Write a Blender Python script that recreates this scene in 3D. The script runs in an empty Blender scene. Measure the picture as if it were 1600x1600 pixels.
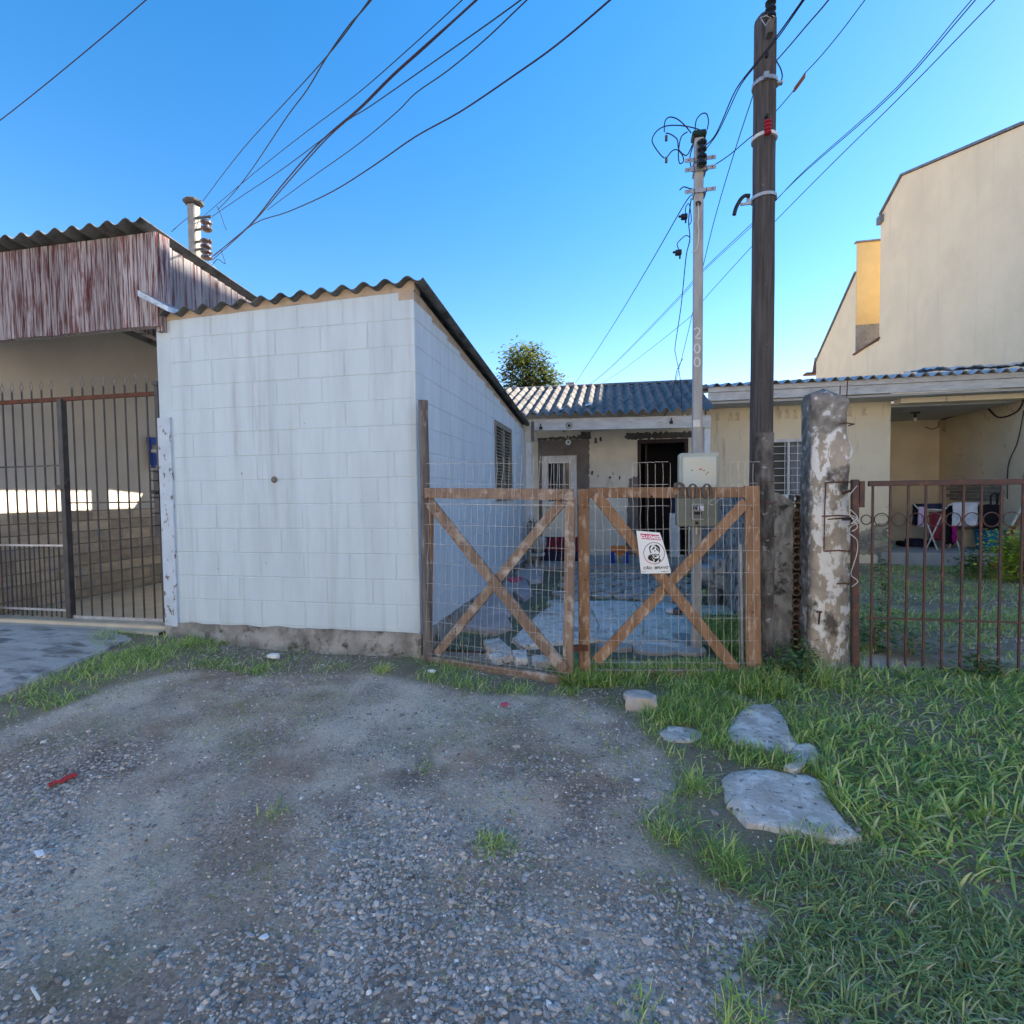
import bpy, math, random
import numpy as np
from mathutils import Vector, Matrix, noise as mnoise
random.seed(7); rng = np.random.default_rng(11)
R = math.radians
scene = bpy.context.scene
col = scene.collection

# ------------------------------------------------------------------ camera
CAM_H, YAW, PITCH, ROLL = 1.27, 11.3, -2.15, -0.75
cd = bpy.data.cameras.new('camera'); cam = bpy.data.objects.new('camera', cd); col.objects.link(cam)
cd.sensor_width = 36; cd.lens = 18; cd.clip_start = .05; cd.clip_end = 3000
CR = Matrix.Rotation(R(YAW), 3, 'Z') @ Matrix.Rotation(R(90 + PITCH), 3, 'X') @ Matrix.Rotation(R(ROLL), 3, 'Z')
cam.matrix_world = Matrix.Translation((0, 0, CAM_H)) @ CR.to_4x4()
scene.camera = cam
scene.render.resolution_x = scene.render.resolution_y = 1024
# ------------------------------------------------------------------ sky, sun, exposure
SUN_AZ, SUN_EL = 31.0, 33.5           # azimuth counted from +X towards +Y
w = bpy.data.worlds.new('World'); scene.world = w; w.use_nodes = True
nt = w.node_tree; nt.nodes.clear()
sky = nt.nodes.new('ShaderNodeTexSky'); sky.sky_type = 'NISHITA'; sky.sun_disc = False
sky.sun_elevation = R(SUN_EL); sky.sun_rotation = R(90 - SUN_AZ)
sky.air_density = 1.0; sky.dust_density = 0.1; sky.ozone_density = 3.0; sky.altitude = 50
bg = nt.nodes.new('ShaderNodeBackground'); bg.inputs[1].default_value = 0.098
wo = nt.nodes.new('ShaderNodeOutputWorld')
hs = nt.nodes.new('ShaderNodeHueSaturation'); hs.inputs['Saturation'].default_value = 1.35
nt.links.new(sky.outputs[0], hs.inputs['Color']); mx = nt.nodes.new('ShaderNodeMix'); mx.data_type = 'RGBA'; mx.blend_type = 'MULTIPLY'; mx.inputs[0].default_value = 1; mx.inputs[7].default_value = (1.6, 1.07, .98, 1)
nt.links.new(hs.outputs[0], mx.inputs[6]); nt.links.new(mx.outputs[2], bg.inputs[0]); nt.links.new(bg.outputs[0], wo.inputs[0])
sd = bpy.data.lights.new('sun', 'SUN'); sd.energy = 5.0; sd.angle = R(.53); sd.color = (1, .88, .72)
sun = bpy.data.objects.new('sun', sd); col.objects.link(sun)
SV = Vector((math.cos(R(SUN_AZ)) * math.cos(R(SUN_EL)), math.sin(R(SUN_AZ)) * math.cos(R(SUN_EL)), math.sin(R(SUN_EL))))
sun.rotation_euler = SV.to_track_quat('Z', 'Y').to_euler(); sun.location = SV * 40
vs = scene.view_settings; vs.view_transform = 'Standard'; vs.look = 'None'; vs.gamma = 1; vs.exposure = 1.78
vs.use_curve_mapping = False
scene.render.engine = 'CYCLES'

# ------------------------------------------------------------------ helpers
CAMP = Vector((0, 0, CAM_H))
def ray(px, py): return CR @ Vector(((px - 800) / 800, (800 - py) / 800, -1))
def oY(px, py, Y): d = ray(px, py); return CAMP + d * (Y / d.y)
def oX(px, py, X): d = ray(px, py); return CAMP + d * (X / d.x)
def oZ(px, py, Z=0.): d = ray(px, py); return CAMP + d * ((Z - CAM_H) / d.z)
def oD(px, py, dd): return CAMP + ray(px, py) * dd
def oL(px, py, a, b):            # on the upright plane through ground points a, b
    d = ray(px, py); n = Vector((b[1] - a[1], a[0] - b[0], 0)); t = (n.dot(Vector((a[0], a[1], 0)) - CAMP)) / n.dot(d); return CAMP + d * t
def sm(pts, n=5):               # Catmull-Rom through the points
    P = [Vector(p) for p in pts]; out = []
    for i in range(len(P)-1):
        a, b, c, d = P[max(i-1,0)], P[i], P[i+1], P[min(i+2,len(P)-1)]
        for k in range(n):
            t = k/n; out.append(.5*((2*b)+(c-a)*t+(2*a-5*b+4*c-d)*t*t+(3*b-a-3*c+d)*t**3))
    return out+[P[-1]]
def ns(p, s=1.): return mnoise.noise(Vector(p) * s)

class MB:
    def __init__(s): s.v = []; s.f = []
    def quadbox(s, c8):
        b = len(s.v); s.v += [tuple(p) for p in c8]
        for q in ((0,3,2,1),(4,5,6,7),(0,1,5,4),(1,2,6,5),(2,3,7,6),(3,0,4,7)): s.f.append(tuple(b+i for i in q))
        return s
    def box(s, x0, x1, y0, y1, z0, z1):
        return s.quadbox([(x0,y0,z0),(x1,y0,z0),(x1,y1,z0),(x0,y1,z0),(x0,y0,z1),(x1,y0,z1),(x1,y1,z1),(x0,y1,z1)])
    def beam(s, p0, p1, w, h, side=None):          # section w along side, h across
        p0 = Vector(p0); p1 = Vector(p1); d = (p1 - p0).normalized()
        if side is None: side = Vector((0,0,1)).cross(d) if abs(d.z) < .95 else Vector((1,0,0))
        side = Vector(side); side = (side - d * side.dot(d)).normalized(); u = d.cross(side)
        a, b = side * w / 2, u * h / 2
        return s.quadbox([p0-a-b, p0+a-b, p0+a+b, p0-a+b, p1-a-b, p1+a-b, p1+a+b, p1-a+b])
    def tube(s, pts, r, n=6, caps=True):
        pts = [Vector(p) for p in pts]; m = len(pts); b = len(s.v); prev = None
        for i, p in enumerate(pts):
            d = (pts[min(i+1, m-1)] - pts[max(i-1, 0)]).normalized()
            if prev is None: prev = d.orthogonal().normalized()
            prev = (prev - d * prev.dot(d)); prev = prev.normalized() if prev.length > 1e-6 else d.orthogonal().normalized()
            q = d.cross(prev); rr = r[i] if isinstance(r, (list, tuple)) else r
            for k in range(n):
                a = 2*math.pi*k/n; s.v.append(tuple(p + prev*(rr*math.cos(a)) + q*(rr*math.sin(a))))
        for i in range(m-1):
            for k in range(n):
                k2 = (k+1) % n; s.f.append((b+i*n+k, b+i*n+k2, b+(i+1)*n+k2, b+(i+1)*n+k))
        if caps: s.f.append(tuple(b+k for k in range(n-1, -1, -1))); s.f.append(tuple(b+(m-1)*n+k for k in range(n)))
        return s
    def prism(s, poly, ext):
        b = len(s.v); n = len(poly); ext = Vector(ext)
        s.v += [tuple(p) for p in poly]; s.v += [tuple(Vector(p)+ext) for p in poly]
        s.f.append(tuple(b+i for i in range(n-1, -1, -1))); s.f.append(tuple(b+n+i for i in range(n)))
        for i in range(n): j = (i+1) % n; s.f.append((b+i, b+j, b+n+j, b+n+i))
        return s
    def torus(s, c, R0, r, ax1, ax2, n=20, m=6, a0=0, a1=2*math.pi):
        c = Vector(c); ax1 = Vector(ax1); ax2 = Vector(ax2)
        full = abs(a1 - a0 - 2*math.pi) < 1e-4
        pts = [c + ax1*(R0*math.cos(a0+(a1-a0)*i/n)) + ax2*(R0*math.sin(a0+(a1-a0)*i/n)) for i in range(n+1)]
        return s.tube(pts, r, m, caps=not full)
    def lathe(s, prof, c, n=14):                     # prof (r,z)
        b = len(s.v); c = Vector(c)
        for r, z in prof:
            for k in range(n): a = 2*math.pi*k/n; s.v.append((c.x+r*math.cos(a), c.y+r*math.sin(a), c.z+z))
        for i in range(len(prof)-1):
            for k in range(n): k2=(k+1)%n; s.f.append((b+i*n+k, b+i*n+k2, b+(i+1)*n+k2, b+(i+1)*n+k))
        s.f.append(tuple(b+k for k in range(n-1,-1,-1))); s.f.append(tuple(b+(len(prof)-1)*n+k for k in range(n)))
        return s
    def grid(s, fn, nu, nv, flip=False):
        b = len(s.v)
        for j in range(nv+1):
            for i in range(nu+1): s.v.append(tuple(fn(i/nu, j/nv)))
        for j in range(nv):
            for i in range(nu):
                q = (b+j*(nu+1)+i, b+j*(nu+1)+i+1, b+(j+1)*(nu+1)+i+1, b+(j+1)*(nu+1)+i)
                s.f.append(q[::-1] if flip else q)
        return s
    def mesh(s, name, off=(0,0,0)):
        me = bpy.data.meshes.new(name); o = Vector(off)
        me.from_pydata([(x-o.x, y-o.y, z-o.z) for x, y, z in s.v], [], s.f); me.update(); return me
    def build(s, name, m, parent=None, smooth=False, bevel=0, loc=None, solid=0):
        pw = WP.get(parent, Vector((0,0,0))) if parent else None
        if parent is None:
            if loc is None:
                a = np.array(s.v); loc = ((a[:,0].min()+a[:,0].max())/2, (a[:,1].min()+a[:,1].max())/2, a[:,2].min())
            off = Vector(loc)
        else: off = pw
        me = s.mesh(name, off); o = bpy.data.objects.new(name, me); col.objects.link(o)
        if parent is None: o.location = off; WP[o] = off
        else: o.parent = parent; WP[o] = pw.copy()
        me.materials.append(m)
        if smooth:
            me.polygons.foreach_set('use_smooth', [True]*len(me.polygons))
            if smooth == 'auto':
                me.set_sharp_from_angle(angle=R(40))
        if solid: md = o.modifiers.new('thickness', 'SOLIDIFY'); md.thickness = solid; md.offset = 0
        if bevel: md = o.modifiers.new('edge', 'BEVEL'); md.width = bevel; md.segments = 1; md.limit_method = 'ANGLE'; md.angle_limit = R(40)
        return o
WP = {}
def tag(o, label, cat, group=None, kind=None):
    o['label'] = label; o['category'] = cat
    if group: o['group'] = group
    if kind: o['kind'] = kind
    return o
def thing(name, label, cat, loc, group=None):
    o = bpy.data.objects.new(name, None); col.objects.link(o); o.location = loc; o.empty_display_size = .1
    WP[o] = Vector(loc); return tag(o, label, cat, group)
def place(name, me, parent, loc, rot=(0,0,0), scale=(1,1,1)):     # a shared-mesh piece at world position loc
    o = bpy.data.objects.new(name, me); col.objects.link(o); o.parent = parent
    o.location = Vector(loc) - WP[parent]; o.rotation_euler = rot; o.scale = scale; WP[o] = Vector(loc); return o

# ------------------------------------------------------------------ materials
def _n(t, typ, **kw):
    n = t.nodes.new(typ)
    for k, v in kw.items(): setattr(n, k, v)
    return n
def rgba(c): return (c[0], c[1], c[2], 1)
def mat(name, c, c2=None, sc=4, st=(1,1,1), lo=.38, hi=.62, rough=.85, bump=.25, bs=60, bst=(1,1,1), c3=None, s3=6, t3=.6, w3=.05,
        st3=(1,1,1), c4=None, s4=20, t4=.6, w4=.04, st4=(1,1,1), metal=0, spec=.3, rnd=0, det=8, trans=0, bd=.01):
    m = bpy.data.materials.new(name); m.use_nodes = True; t = m.node_tree; L = t.links
    p = t.nodes['Principled BSDF']; p.inputs['Roughness'].default_value = rough; p.inputs['Metallic'].default_value = metal
    p.inputs['Specular IOR Level'].default_value = spec
    g = _n(t, 'ShaderNodeNewGeometry')
    def nz(scale, stretch, detail=det, rgh=.6):
        mp = _n(t, 'ShaderNodeMapping'); mp.inputs['Scale'].default_value = stretch
        L.new(g.outputs['Position'], mp.inputs['Vector'])
        n = _n(t, 'ShaderNodeTexNoise'); n.inputs['Scale'].default_value = scale; n.inputs['Detail'].default_value = detail
        n.inputs['Roughness'].default_value = rgh; L.new(mp.outputs[0], n.inputs['Vector']); return n.outputs['Fac']
    def rng_(fac, a, b):
        r = _n(t, 'ShaderNodeMapRange'); r.inputs['From Min'].default_value = a; r.inputs['From Max'].default_value = b
        L.new(fac, r.inputs['Value']); return r.outputs[0]
    def mix(f, a, b):
        x = _n(t, 'ShaderNodeMix', data_type='RGBA'); L.new(f, x.inputs[0])
        for i, v in ((6, a), (7, b)):
            if isinstance(v, (tuple, list)): x.inputs[i].default_value = rgba(v)
            else: L.new(v, x.inputs[i])
        return x.outputs[2]
    out = None
    if c2: out = mix(rng_(nz(sc, st), lo, hi), c, c2)
    if c3: out = mix(rng_(nz(s3, st3), t3-w3, t3+w3), out if out else c, c3)
    if c4: out = mix(rng_(nz(s4, st4), t4-w4, t4+w4), out if out else c, c4)
    if rnd:
        oi = _n(t, 'ShaderNodeObjectInfo'); hs = _n(t, 'ShaderNodeHueSaturation')
        mr = _n(t, 'ShaderNodeMapRange'); mr.inputs['To Min'].default_value = 1-rnd; mr.inputs['To Max'].default_value = 1+rnd
        L.new(oi.outputs['Random'], mr.inputs['Value']); L.new(mr.outputs[0], hs.inputs['Value'])
        if out: L.new(out, hs.inputs['Color'])
        else: hs.inputs['Color'].default_value = rgba(c)
        out = hs.outputs[0]
    if out: L.new(out, p.inputs['Base Color'])
    else: p.inputs['Base Color'].default_value = rgba(c)
    if bump:
        b = _n(t, 'ShaderNodeBump'); b.inputs['Strength'].default_value = bump; b.inputs['Distance'].default_value = bd
        L.new(nz(bs, bst, 6, .65), b.inputs['Height']); L.new(b.outputs[0], p.inputs['Normal'])
    return m
def vmat(name, stops, rough=.6, spec=.3, trans=0.):           # colour from the per-piece attribute 'var'
    m = bpy.data.materials.new(name); m.use_nodes = True; t = m.node_tree; L = t.links
    p = t.nodes['Principled BSDF']; p.inputs['Roughness'].default_value = rough; p.inputs['Specular IOR Level'].default_value = spec
    a = _n(t, 'ShaderNodeAttribute', attribute_name='var'); r = _n(t, 'ShaderNodeValToRGB')
    e = r.color_ramp.elements
    while len(e) < len(stops): e.new(.5)
    for i, (q, c) in enumerate(stops): e[i].position = q; e[i].color = rgba(c)
    L.new(a.outputs['Fac'], r.inputs[0]); L.new(r.outputs[0], p.inputs['Base Color'])
    if trans:
        tr = _n(t, 'ShaderNodeBsdfTranslucent'); mx = _n(t, 'ShaderNodeMixShader'); mx.inputs[0].default_value = trans
        L.new(r.outputs[0], tr.inputs[0]); L.new(p.outputs[0], mx.inputs[1]); L.new(tr.outputs[0], mx.inputs[2])
        L.new(mx.outputs[0], t.nodes['Material Output'].inputs[0])
    return m
def npmesh(name, V, Fq, var=None, m=None, flat=False):
    """V (n,3), Fq (k,3|4) numpy; var per-vertex"""
    me = bpy.data.meshes.new(name); k = Fq.shape[1]
    me.vertices.add(len(V)); me.vertices.foreach_set('co', V.astype(np.float32).ravel())
    me.loops.add(Fq.size); me.loops.foreach_set('vertex_index', Fq.astype(np.int32).ravel())
    me.polygons.add(len(Fq)); me.polygons.foreach_set('loop_start', np.arange(0, Fq.size, k, dtype=np.int32))
    if var is not None:
        at = me.attributes.new('var', 'FLOAT', 'POINT'); at.data.foreach_set('value', var.astype(np.float32))
    me.update(calc_edges=True); me.validate()
    if flat: me.shade_flat()
    if m: me.materials.append(m)
    return me
def stuff(name, me, label, cat, parent=None):
    o = bpy.data.objects.new(name, me); col.objects.link(o); o['kind'] = 'stuff'
    if parent is None: tag(o, label, cat, kind='stuff')
    else: o.parent = parent; o.location = -WP[parent]
    WP[o] = Vector((0,0,0)); return o
MT = dict(
 shed = mat('white_painted_block', (.60,.705,.765), (.51,.60,.655), sc=2.2, st=(2.6,2.6,.5), lo=.42, hi=.75, c3=(.44,.50,.535), s3=1.7, t3=.67, w3=.13, st3=(7,7,.35), c4=(.30,.29,.27), s4=24, t4=.73, w4=.02, st4=(1,1,.6), rough=.9, bump=.35, bs=140),
 plinth = mat('bare_concrete_plinth', (.22,.21,.19), (.42,.41,.38), sc=6, c3=(.09,.085,.07), s3=9, t3=.58, w3=.06, rough=.95, bump=.8, bs=50, bd=.02),
 mortar = mat('mortar_fill', (.52,.42,.32), (.40,.33,.26), sc=10, bump=.6, bs=70),
 fibro = mat('fibre_cement_sheet', (.10,.11,.11), (.17,.17,.165), sc=5, c3=(.055,.055,.05), s3=7, t3=.58, w3=.08, rough=.92, bump=.4, bs=90),
 fibroL = mat('grey_fibre_cement_sheet', (.46,.47,.48), (.56,.57,.58), sc=5, c3=(.20,.20,.20), s3=6, t3=.6, w3=.1, rough=.9, bump=.3, bs=90),
 fibroH = mat('dark_wavy_roof_sheet', (.155,.15,.145), (.24,.23,.22), sc=4, c3=(.09,.09,.09), s3=10, t3=.6, w3=.1, rough=.85, bump=.4, bs=80, rnd=.08),
 redwood = mat('weathered_red_boards', (.115,.030,.028), (.40,.375,.39), sc=6, st=(12,12,.6), lo=.40, hi=.56, c3=(.15,.105,.11), s3=6, t3=.62, w3=.08, st3=(16,16,.6), c4=(.13,.03,.028), s4=2.4, t4=.67, w4=.08, st4=(2,2,1.2), rough=.9, bump=.8, bs=30, bst=(6,6,.5), rnd=.24),
 greywood = mat('weathered_grey_red_boards', (.16,.07,.07), (.33,.32,.33), sc=5, st=(9,9,.5), lo=.36, hi=.52, c3=(.10,.05,.05), s3=3.5, t3=.62, w3=.06, st3=(2,2,1), rough=.9, bump=.6, bs=30, bst=(6,6,.5), rnd=.16),
 sawn = mat('sawn_timber', (.32,.185,.105), (.22,.125,.07), sc=4, st=(5,5,1.2), c3=(.46,.36,.28), s3=10, t3=.61, w3=.06, st3=(3,3,1), c4=(.06,.035,.022), s4=11, t4=.69, w4=.03, rough=.8, bump=.4, bs=60, rnd=.15),
 sawng = mat('greyed_sawn_timber', (.28,.20,.145), (.20,.135,.10), sc=4, st=(5,5,1.2), c3=(.46,.40,.35), s3=10, t3=.58, w3=.07, c4=(.07,.045,.03), s4=11, t4=.69, w4=.03, rough=.85, bump=.4, bs=60, rnd=.15),
 oldpost = mat('grey_old_post', (.20,.18,.165), (.11,.095,.09), sc=6, st=(4,4,.5), c3=(.32,.29,.27), s3=12, t3=.64, w3=.05, st3=(2,2,.6), rough=.9, bump=.6, bs=50, bst=(4,4,.6)),
 darkpole = mat('dark_weathered_pole', (.050,.045,.044), (.10,.092,.089), sc=6, st=(8,8,.4), c3=(.20,.18,.165), s3=22, t3=.69, w3=.03, st3=(1,1,.5), rough=.85, bump=.5, bs=40, bst=(5,5,.6)),
 mosspost = mat('lichen_grey_post', (.05,.045,.042), (.17,.16,.15), sc=9, st=(2,2,.7), c3=(.34,.33,.31), s3=14, t3=.64, w3=.03, rough=.95, bump=.8, bs=40),
 pillar_a = mat('flaking_lime_pillar', (.52,.45,.37), (.34,.30,.25), sc=5, c3=(.80,.80,.78), s3=13, t3=.505, w3=.025, st3=(1.2,1.2,.6), c4=(.12,.11,.10), s4=6, t4=.60, w4=.05, st4=(1,1,.8), rough=.95, bump=.9, bs=35, bd=.015),
 pillart = mat('dark_mouldy_cement', (.20,.19,.175), (.11,.105,.095), sc=8, c3=(.66,.66,.64), s3=12, t3=.63, w3=.02, c4=(.36,.32,.27), s4=6, t4=.62, w4=.04, rough=.95, bump=.9, bs=35, bd=.015),
 mossy = mat('mossy_render', (.24,.235,.22), (.42,.41,.39), sc=9, st=(2,2,.8), lo=.42, hi=.6, c3=(.07,.07,.06), s3=12, t3=.56, w3=.05, rough=.95, bump=.9, bs=40),
 claybrick = mat('hollow_clay_brick', (.36,.25,.18), (.22,.16,.12), sc=12, bump=.5, bs=60),
 iron = mat('rusty_brown_iron', (.115,.055,.045), (.075,.05,.045), sc=14, c3=(.20,.085,.045), s3=20, t3=.62, w3=.05, rough=.7, bump=.3, bs=120, spec=.4),
 irond = mat('dark_gate_iron', (.055,.05,.05), (.03,.028,.03), sc=12, c3=(.14,.05,.035), s3=9, t3=.66, w3=.05, rough=.55, bump=.2, bs=120, spec=.5),
 rust = mat('rust', (.16,.06,.035), (.09,.045,.03), sc=20, rough=.9, bump=.4, bs=90),
 galv = mat('galvanised_metal', (.48,.49,.50), (.34,.35,.36), sc=14, rough=.45, metal=.6, bump=.1, bs=80),
 wiremesh = mat('galvanised_wire', (.50,.49,.47), (.34,.33,.32), sc=30, rough=.5, metal=.3, bump=0),
 steelpole = mat('grey_painted_pole', (.38,.39,.39), (.29,.30,.30), sc=5, st=(3,3,1), rough=.6, bump=.15, bs=80, c3=(.22,.22,.215), s3=18, t3=.7, w3=.03),
 concpole = mat('concrete_pole', (.34,.33,.30), (.25,.24,.22), sc=8, rough=.9, bump=.3, bs=80),
 black = mat('black_rubber', (.018,.018,.02), rough=.5, bump=0), blacki = mat('black_insulator', (.014,.014,.015), rough=.25, bump=0, spec=.5),
 porcelain = mat('brown_porcelain', (.05,.03,.03), (.16,.13,.13), sc=25, rough=.3, bump=0, spec=.5),
 cable = mat('dark_cable', (.020,.020,.032), rough=.6, bump=0), cablep = mat('purple_grey_cable', (.035,.025,.06), rough=.6, bump=0), cablew = mat('white_cable', (.62,.61,.58), rough=.6, bump=0),
 redplastic = mat('red_insulator', (.30,.015,.03), rough=.35, bump=0), orange = mat('orange_plastic', (.72,.19,.03), rough=.45, bump=0), bluep = mat('blue_plastic', (.02,.07,.36), rough=.45, bump=0),
 box = mat('grey_green_meter_box', (.42,.45,.40), (.36,.39,.35), sc=6, rough=.5, bump=.1, bs=60, c3=(.30,.31,.26), s3=4, t3=.64, w3=.06), boxl = mat('olive_meter_box', (.25,.26,.20), (.20,.21,.165), sc=5, rough=.55, bump=.1, bs=60), boxc = mat('clouded_cover', (.50,.55,.52), (.55,.56,.47), sc=6, rough=.3, bump=0),
 white = mat('white_paint', (.72,.73,.72), (.58,.59,.58), sc=8, rough=.6, bump=.15, bs=60), paper = mat('white_plastic_sheet', (.80,.82,.82), rough=.4, bump=0), ink = mat('black_print', (.015,.015,.018), rough=.5, bump=0), pink = mat('red_print', (.62,.05,.14), rough=.5, bump=0), pale = mat('white_print', (.85,.8,.82), rough=.5, bump=0),
 digit = mat('pewter_digit', (.055,.048,.048), (.035,.03,.03), sc=30, rough=.45, bump=.1, bs=80, spec=.5),
 hwall = mat('cream_house_plaster', (.74,.71,.60), (.65,.62,.53), sc=3, c3=(.36,.35,.30), s3=14, t3=.70, w3=.03, rough=.92, bump=.25, bs=90),
 grey = mat('bare_cement_render', (.20,.18,.165), (.15,.135,.125), sc=6, rough=.95, bump=.4, bs=60), wetgrey = mat('dark_cement_edge', (.085,.08,.075), (.13,.12,.11), sc=9, rough=.95, bump=.6, bs=60),
 rwall = mat('pale_yellow_plaster', (.80,.71,.52), (.74,.65,.48), sc=2, c3=(.40,.37,.31), s3=2.2, t3=.68, w3=.08, st3=(6,6,.6), rough=.92, bump=.25, bs=90), rwallp = mat('dingy_yellow_plaster', (.72,.62,.44), (.63,.54,.38), sc=2, c3=(.26,.22,.17), s3=5, t3=.69, w3=.05, rough=.92, bump=.3, bs=70),
 stain = mat('faint_drip_stain', (.52,.46,.35), (.70,.62,.46), sc=12, lo=.40, hi=.62, rough=.95, bump=.3, bs=60), mould = mat('black_mould_stain', (.20,.19,.16), (.42,.38,.29), sc=9, lo=.42, hi=.62, rough=.95, bump=.4, bs=60),
 yb = mat('cream_textured_render', (.86,.70,.48), (.81,.66,.45), sc=1.2, rough=.95, bump=.6, bs=22, bd=.02, c3=(.76,.62,.43), s3=.6, t3=.6, w3=.15, c4=(.74,.61,.43), s4=1.1, t4=.66, w4=.1, st4=(1,4,.25)), yby = mat('yellow_render', (.66,.51,.25), (.60,.46,.22), sc=2, rough=.92, bump=.3, bs=40), flash = mat('roof_flashing', (.22,.23,.24), (.16,.16,.17), sc=6, rough=.5, bump=.1, metal=.3), tile = mat('dark_roof_tile', (.19,.09,.06), (.12,.07,.055), sc=9, bump=.4),
 ceil = mat('grey_white_ceiling', (.50,.50,.49), (.44,.44,.43), sc=3, bump=.1), fasc = mat('flaking_white_board', (.63,.63,.60), (.50,.49,.46), sc=5, st=(1,1,3), c3=(.33,.29,.24), s3=9, t3=.67, w3=.04, st3=(.5,.5,3), rough=.85, bump=.4, bs=60),
 conc = mat('grey_concrete', (.30,.30,.29), (.22,.22,.21), sc=4, c3=(.14,.14,.13), s3=6, t3=.63, w3=.06, rough=.95, bump=.6, bs=60),
 porchc = mat('pale_cement_floor', (.42,.42,.40), (.34,.34,.33), sc=4, rough=.85, bump=.2, bs=60),
 slab = mat('worn_stone_slab', (.70,.645,.57), (.50,.455,.395), sc=7, c3=(.88,.83,.76), s3=11, t3=.55, w3=.07, c4=(.20,.18,.15), s4=34, t4=.62, w4=.04, rough=.95, bump=.9, bs=45, bd=.02),
 flag = mat('pinkish_flagstone', (.52,.43,.40), (.40,.34,.32), sc=6, c3=(.48,.46,.44), s3=9, t3=.62, w3=.05, rough=.9, bump=.6, bs=50, rnd=.12),
 paver = mat('grey_paver', (.48,.435,.39), (.36,.325,.29), sc=8, c3=(.36,.35,.34), s3=20, t3=.65, w3=.05, rough=.95, bump=.6, bs=60, rnd=.18),
 rockm = mat('pale_rock', (.50,.46,.41), (.40,.37,.33), sc=12, rough=.95, bump=.6, bs=60),
 cwall = mat('carport_plaster', (.64,.60,.54), (.58,.54,.48), sc=2, rough=.92, bump=.15, bs=80), cfloor = mat('carport_floor_tile', (.62,.54,.41), (.54,.47,.35), sc=5, rough=.6, bump=.1, bs=80),
 stone1 = mat('stone_cladding', (.54,.45,.34), (.40,.34,.27), sc=7, st=(1,1,2.5), c3=(.36,.36,.38), s3=9, t3=.63, w3=.05, rough=.9, bump=.7, bs=40, bst=(1,1,3), rnd=.25),
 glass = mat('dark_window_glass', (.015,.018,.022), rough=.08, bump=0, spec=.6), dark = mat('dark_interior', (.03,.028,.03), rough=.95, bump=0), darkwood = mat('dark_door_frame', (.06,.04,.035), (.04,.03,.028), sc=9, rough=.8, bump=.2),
 curtain = mat('grey_curtain', (.30,.32,.34), (.16,.17,.19), sc=9, st=(6,6,.3), rough=.95, bump=.2, bs=20), shutter = mat('olive_shutter', (.25,.235,.185), (.19,.18,.145), sc=9, rough=.7, bump=.2),
 redcrate = mat('dark_red_panel', (.20,.02,.04), (.14,.015,.03), sc=9, rough=.6, bump=.1), navy = mat('navy_panel', (.012,.016,.05), rough=.6, bump=.1), blackcloth = mat('black_cloth', (.012,.011,.014), rough=.95, bump=.3, bs=50), cloth = mat('white_print_towel', (.66,.70,.76), (.44,.50,.60), sc=9, rough=.95, bump=.3, bs=60), lilac = mat('lilac_cloth', (.52,.42,.58), rough=.95, bump=.3), magenta = mat('magenta_cloth', (.36,.01,.20), rough=.95, bump=.2),
 teal = mat('teal_plastic', (.02,.20,.30), (.02,.17,.26), sc=5, rough=.45, bump=.1), redframe = mat('faded_red_frame', (.36,.09,.10), (.25,.07,.08), sc=9, rough=.7, bump=.1), foil = mat('silver_foil_sheet', (.66,.70,.73), (.40,.43,.46), sc=9, rough=.3, metal=.7, bump=.8, bs=20, bd=.03), pinkc = mat('pink_plastic', (.66,.10,.16), rough=.6, bump=0), redc = mat('red_scrap', (.50,.03,.03), rough=.6, bump=0), ball = mat('green_tennis_ball', (.40,.62,.24), rough=.95, bump=.3, bs=300), tape = mat('pale_scrap', (.72,.74,.66), rough=.7, bump=.2),
 bark = mat('tree_bark', (.12,.09,.07), (.08,.06,.05), sc=6, bump=.6), bluesign = mat('blue_panel', (.03,.08,.42), (.02,.06,.34), sc=8, rough=.5, bump=0), twig = mat('dry_stem', (.30,.25,.15), rough=.9, bump=0), cement = mat('pale_concrete_ornament', (.50,.50,.47), (.33,.33,.31), sc=12, c3=(.15,.15,.14), s3=14, t3=.63, w3=.05, bump=.6, bs=60), bulb = mat('clear_bulb', (.6,.6,.58), rough=.1, bump=0),
)

# ------------------------------------------------------------------ ground
def vn(x, y, scale, seed=0):
    x = np.asarray(x)*scale + seed*17.3; y = np.asarray(y)*scale + seed*9.1
    xi = np.floor(x).astype(np.int64); yi = np.floor(y).astype(np.int64); fx = x-xi; fy = y-yi
    fx = fx*fx*(3-2*fx); fy = fy*fy*(3-2*fy)
    def h(a, b):
        n = (a*374761393 + b*668265263 + seed*144665) & 0x7fffffff; n = ((n ^ (n >> 13))*1274126177) & 0x7fffffff
        return ((n ^ (n >> 16)) & 0xffff)/65535.
    return (h(xi,yi)*(1-fx)+h(xi+1,yi)*fx)*(1-fy) + (h(xi,yi+1)*(1-fx)+h(xi+1,yi+1)*fx)*fy
def fbm(x, y, s, seed=0): return .5*vn(x,y,s,seed)+.3*vn(x,y,s*2.1,seed+1)+.2*vn(x,y,s*4.3,seed+2)
def sstep(a, b, x): t = np.clip((np.asarray(x)-a)/(b-a), 0, 1); return t*t*(3-2*t)
def gz(x, y):
    x = np.asarray(x, float); y = np.asarray(y, float)
    near = 1-sstep(4.0, 5.0, y)
    z = .085*sstep(2.2, 4.6, -x)*near*sstep(1.2,3.4,y) - .05*(1-sstep(1.2, 3.2, y))
    z += near*(.035*(fbm(x,y,1.1,3)-.5) + .012*(fbm(x,y,7,5)-.5)) + (1-near)*.012*(fbm(x,y,1.5,4)-.5) - (1-near)*.004
    z += .03*sstep(.9, 2.2, x)*near
    return z
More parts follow.
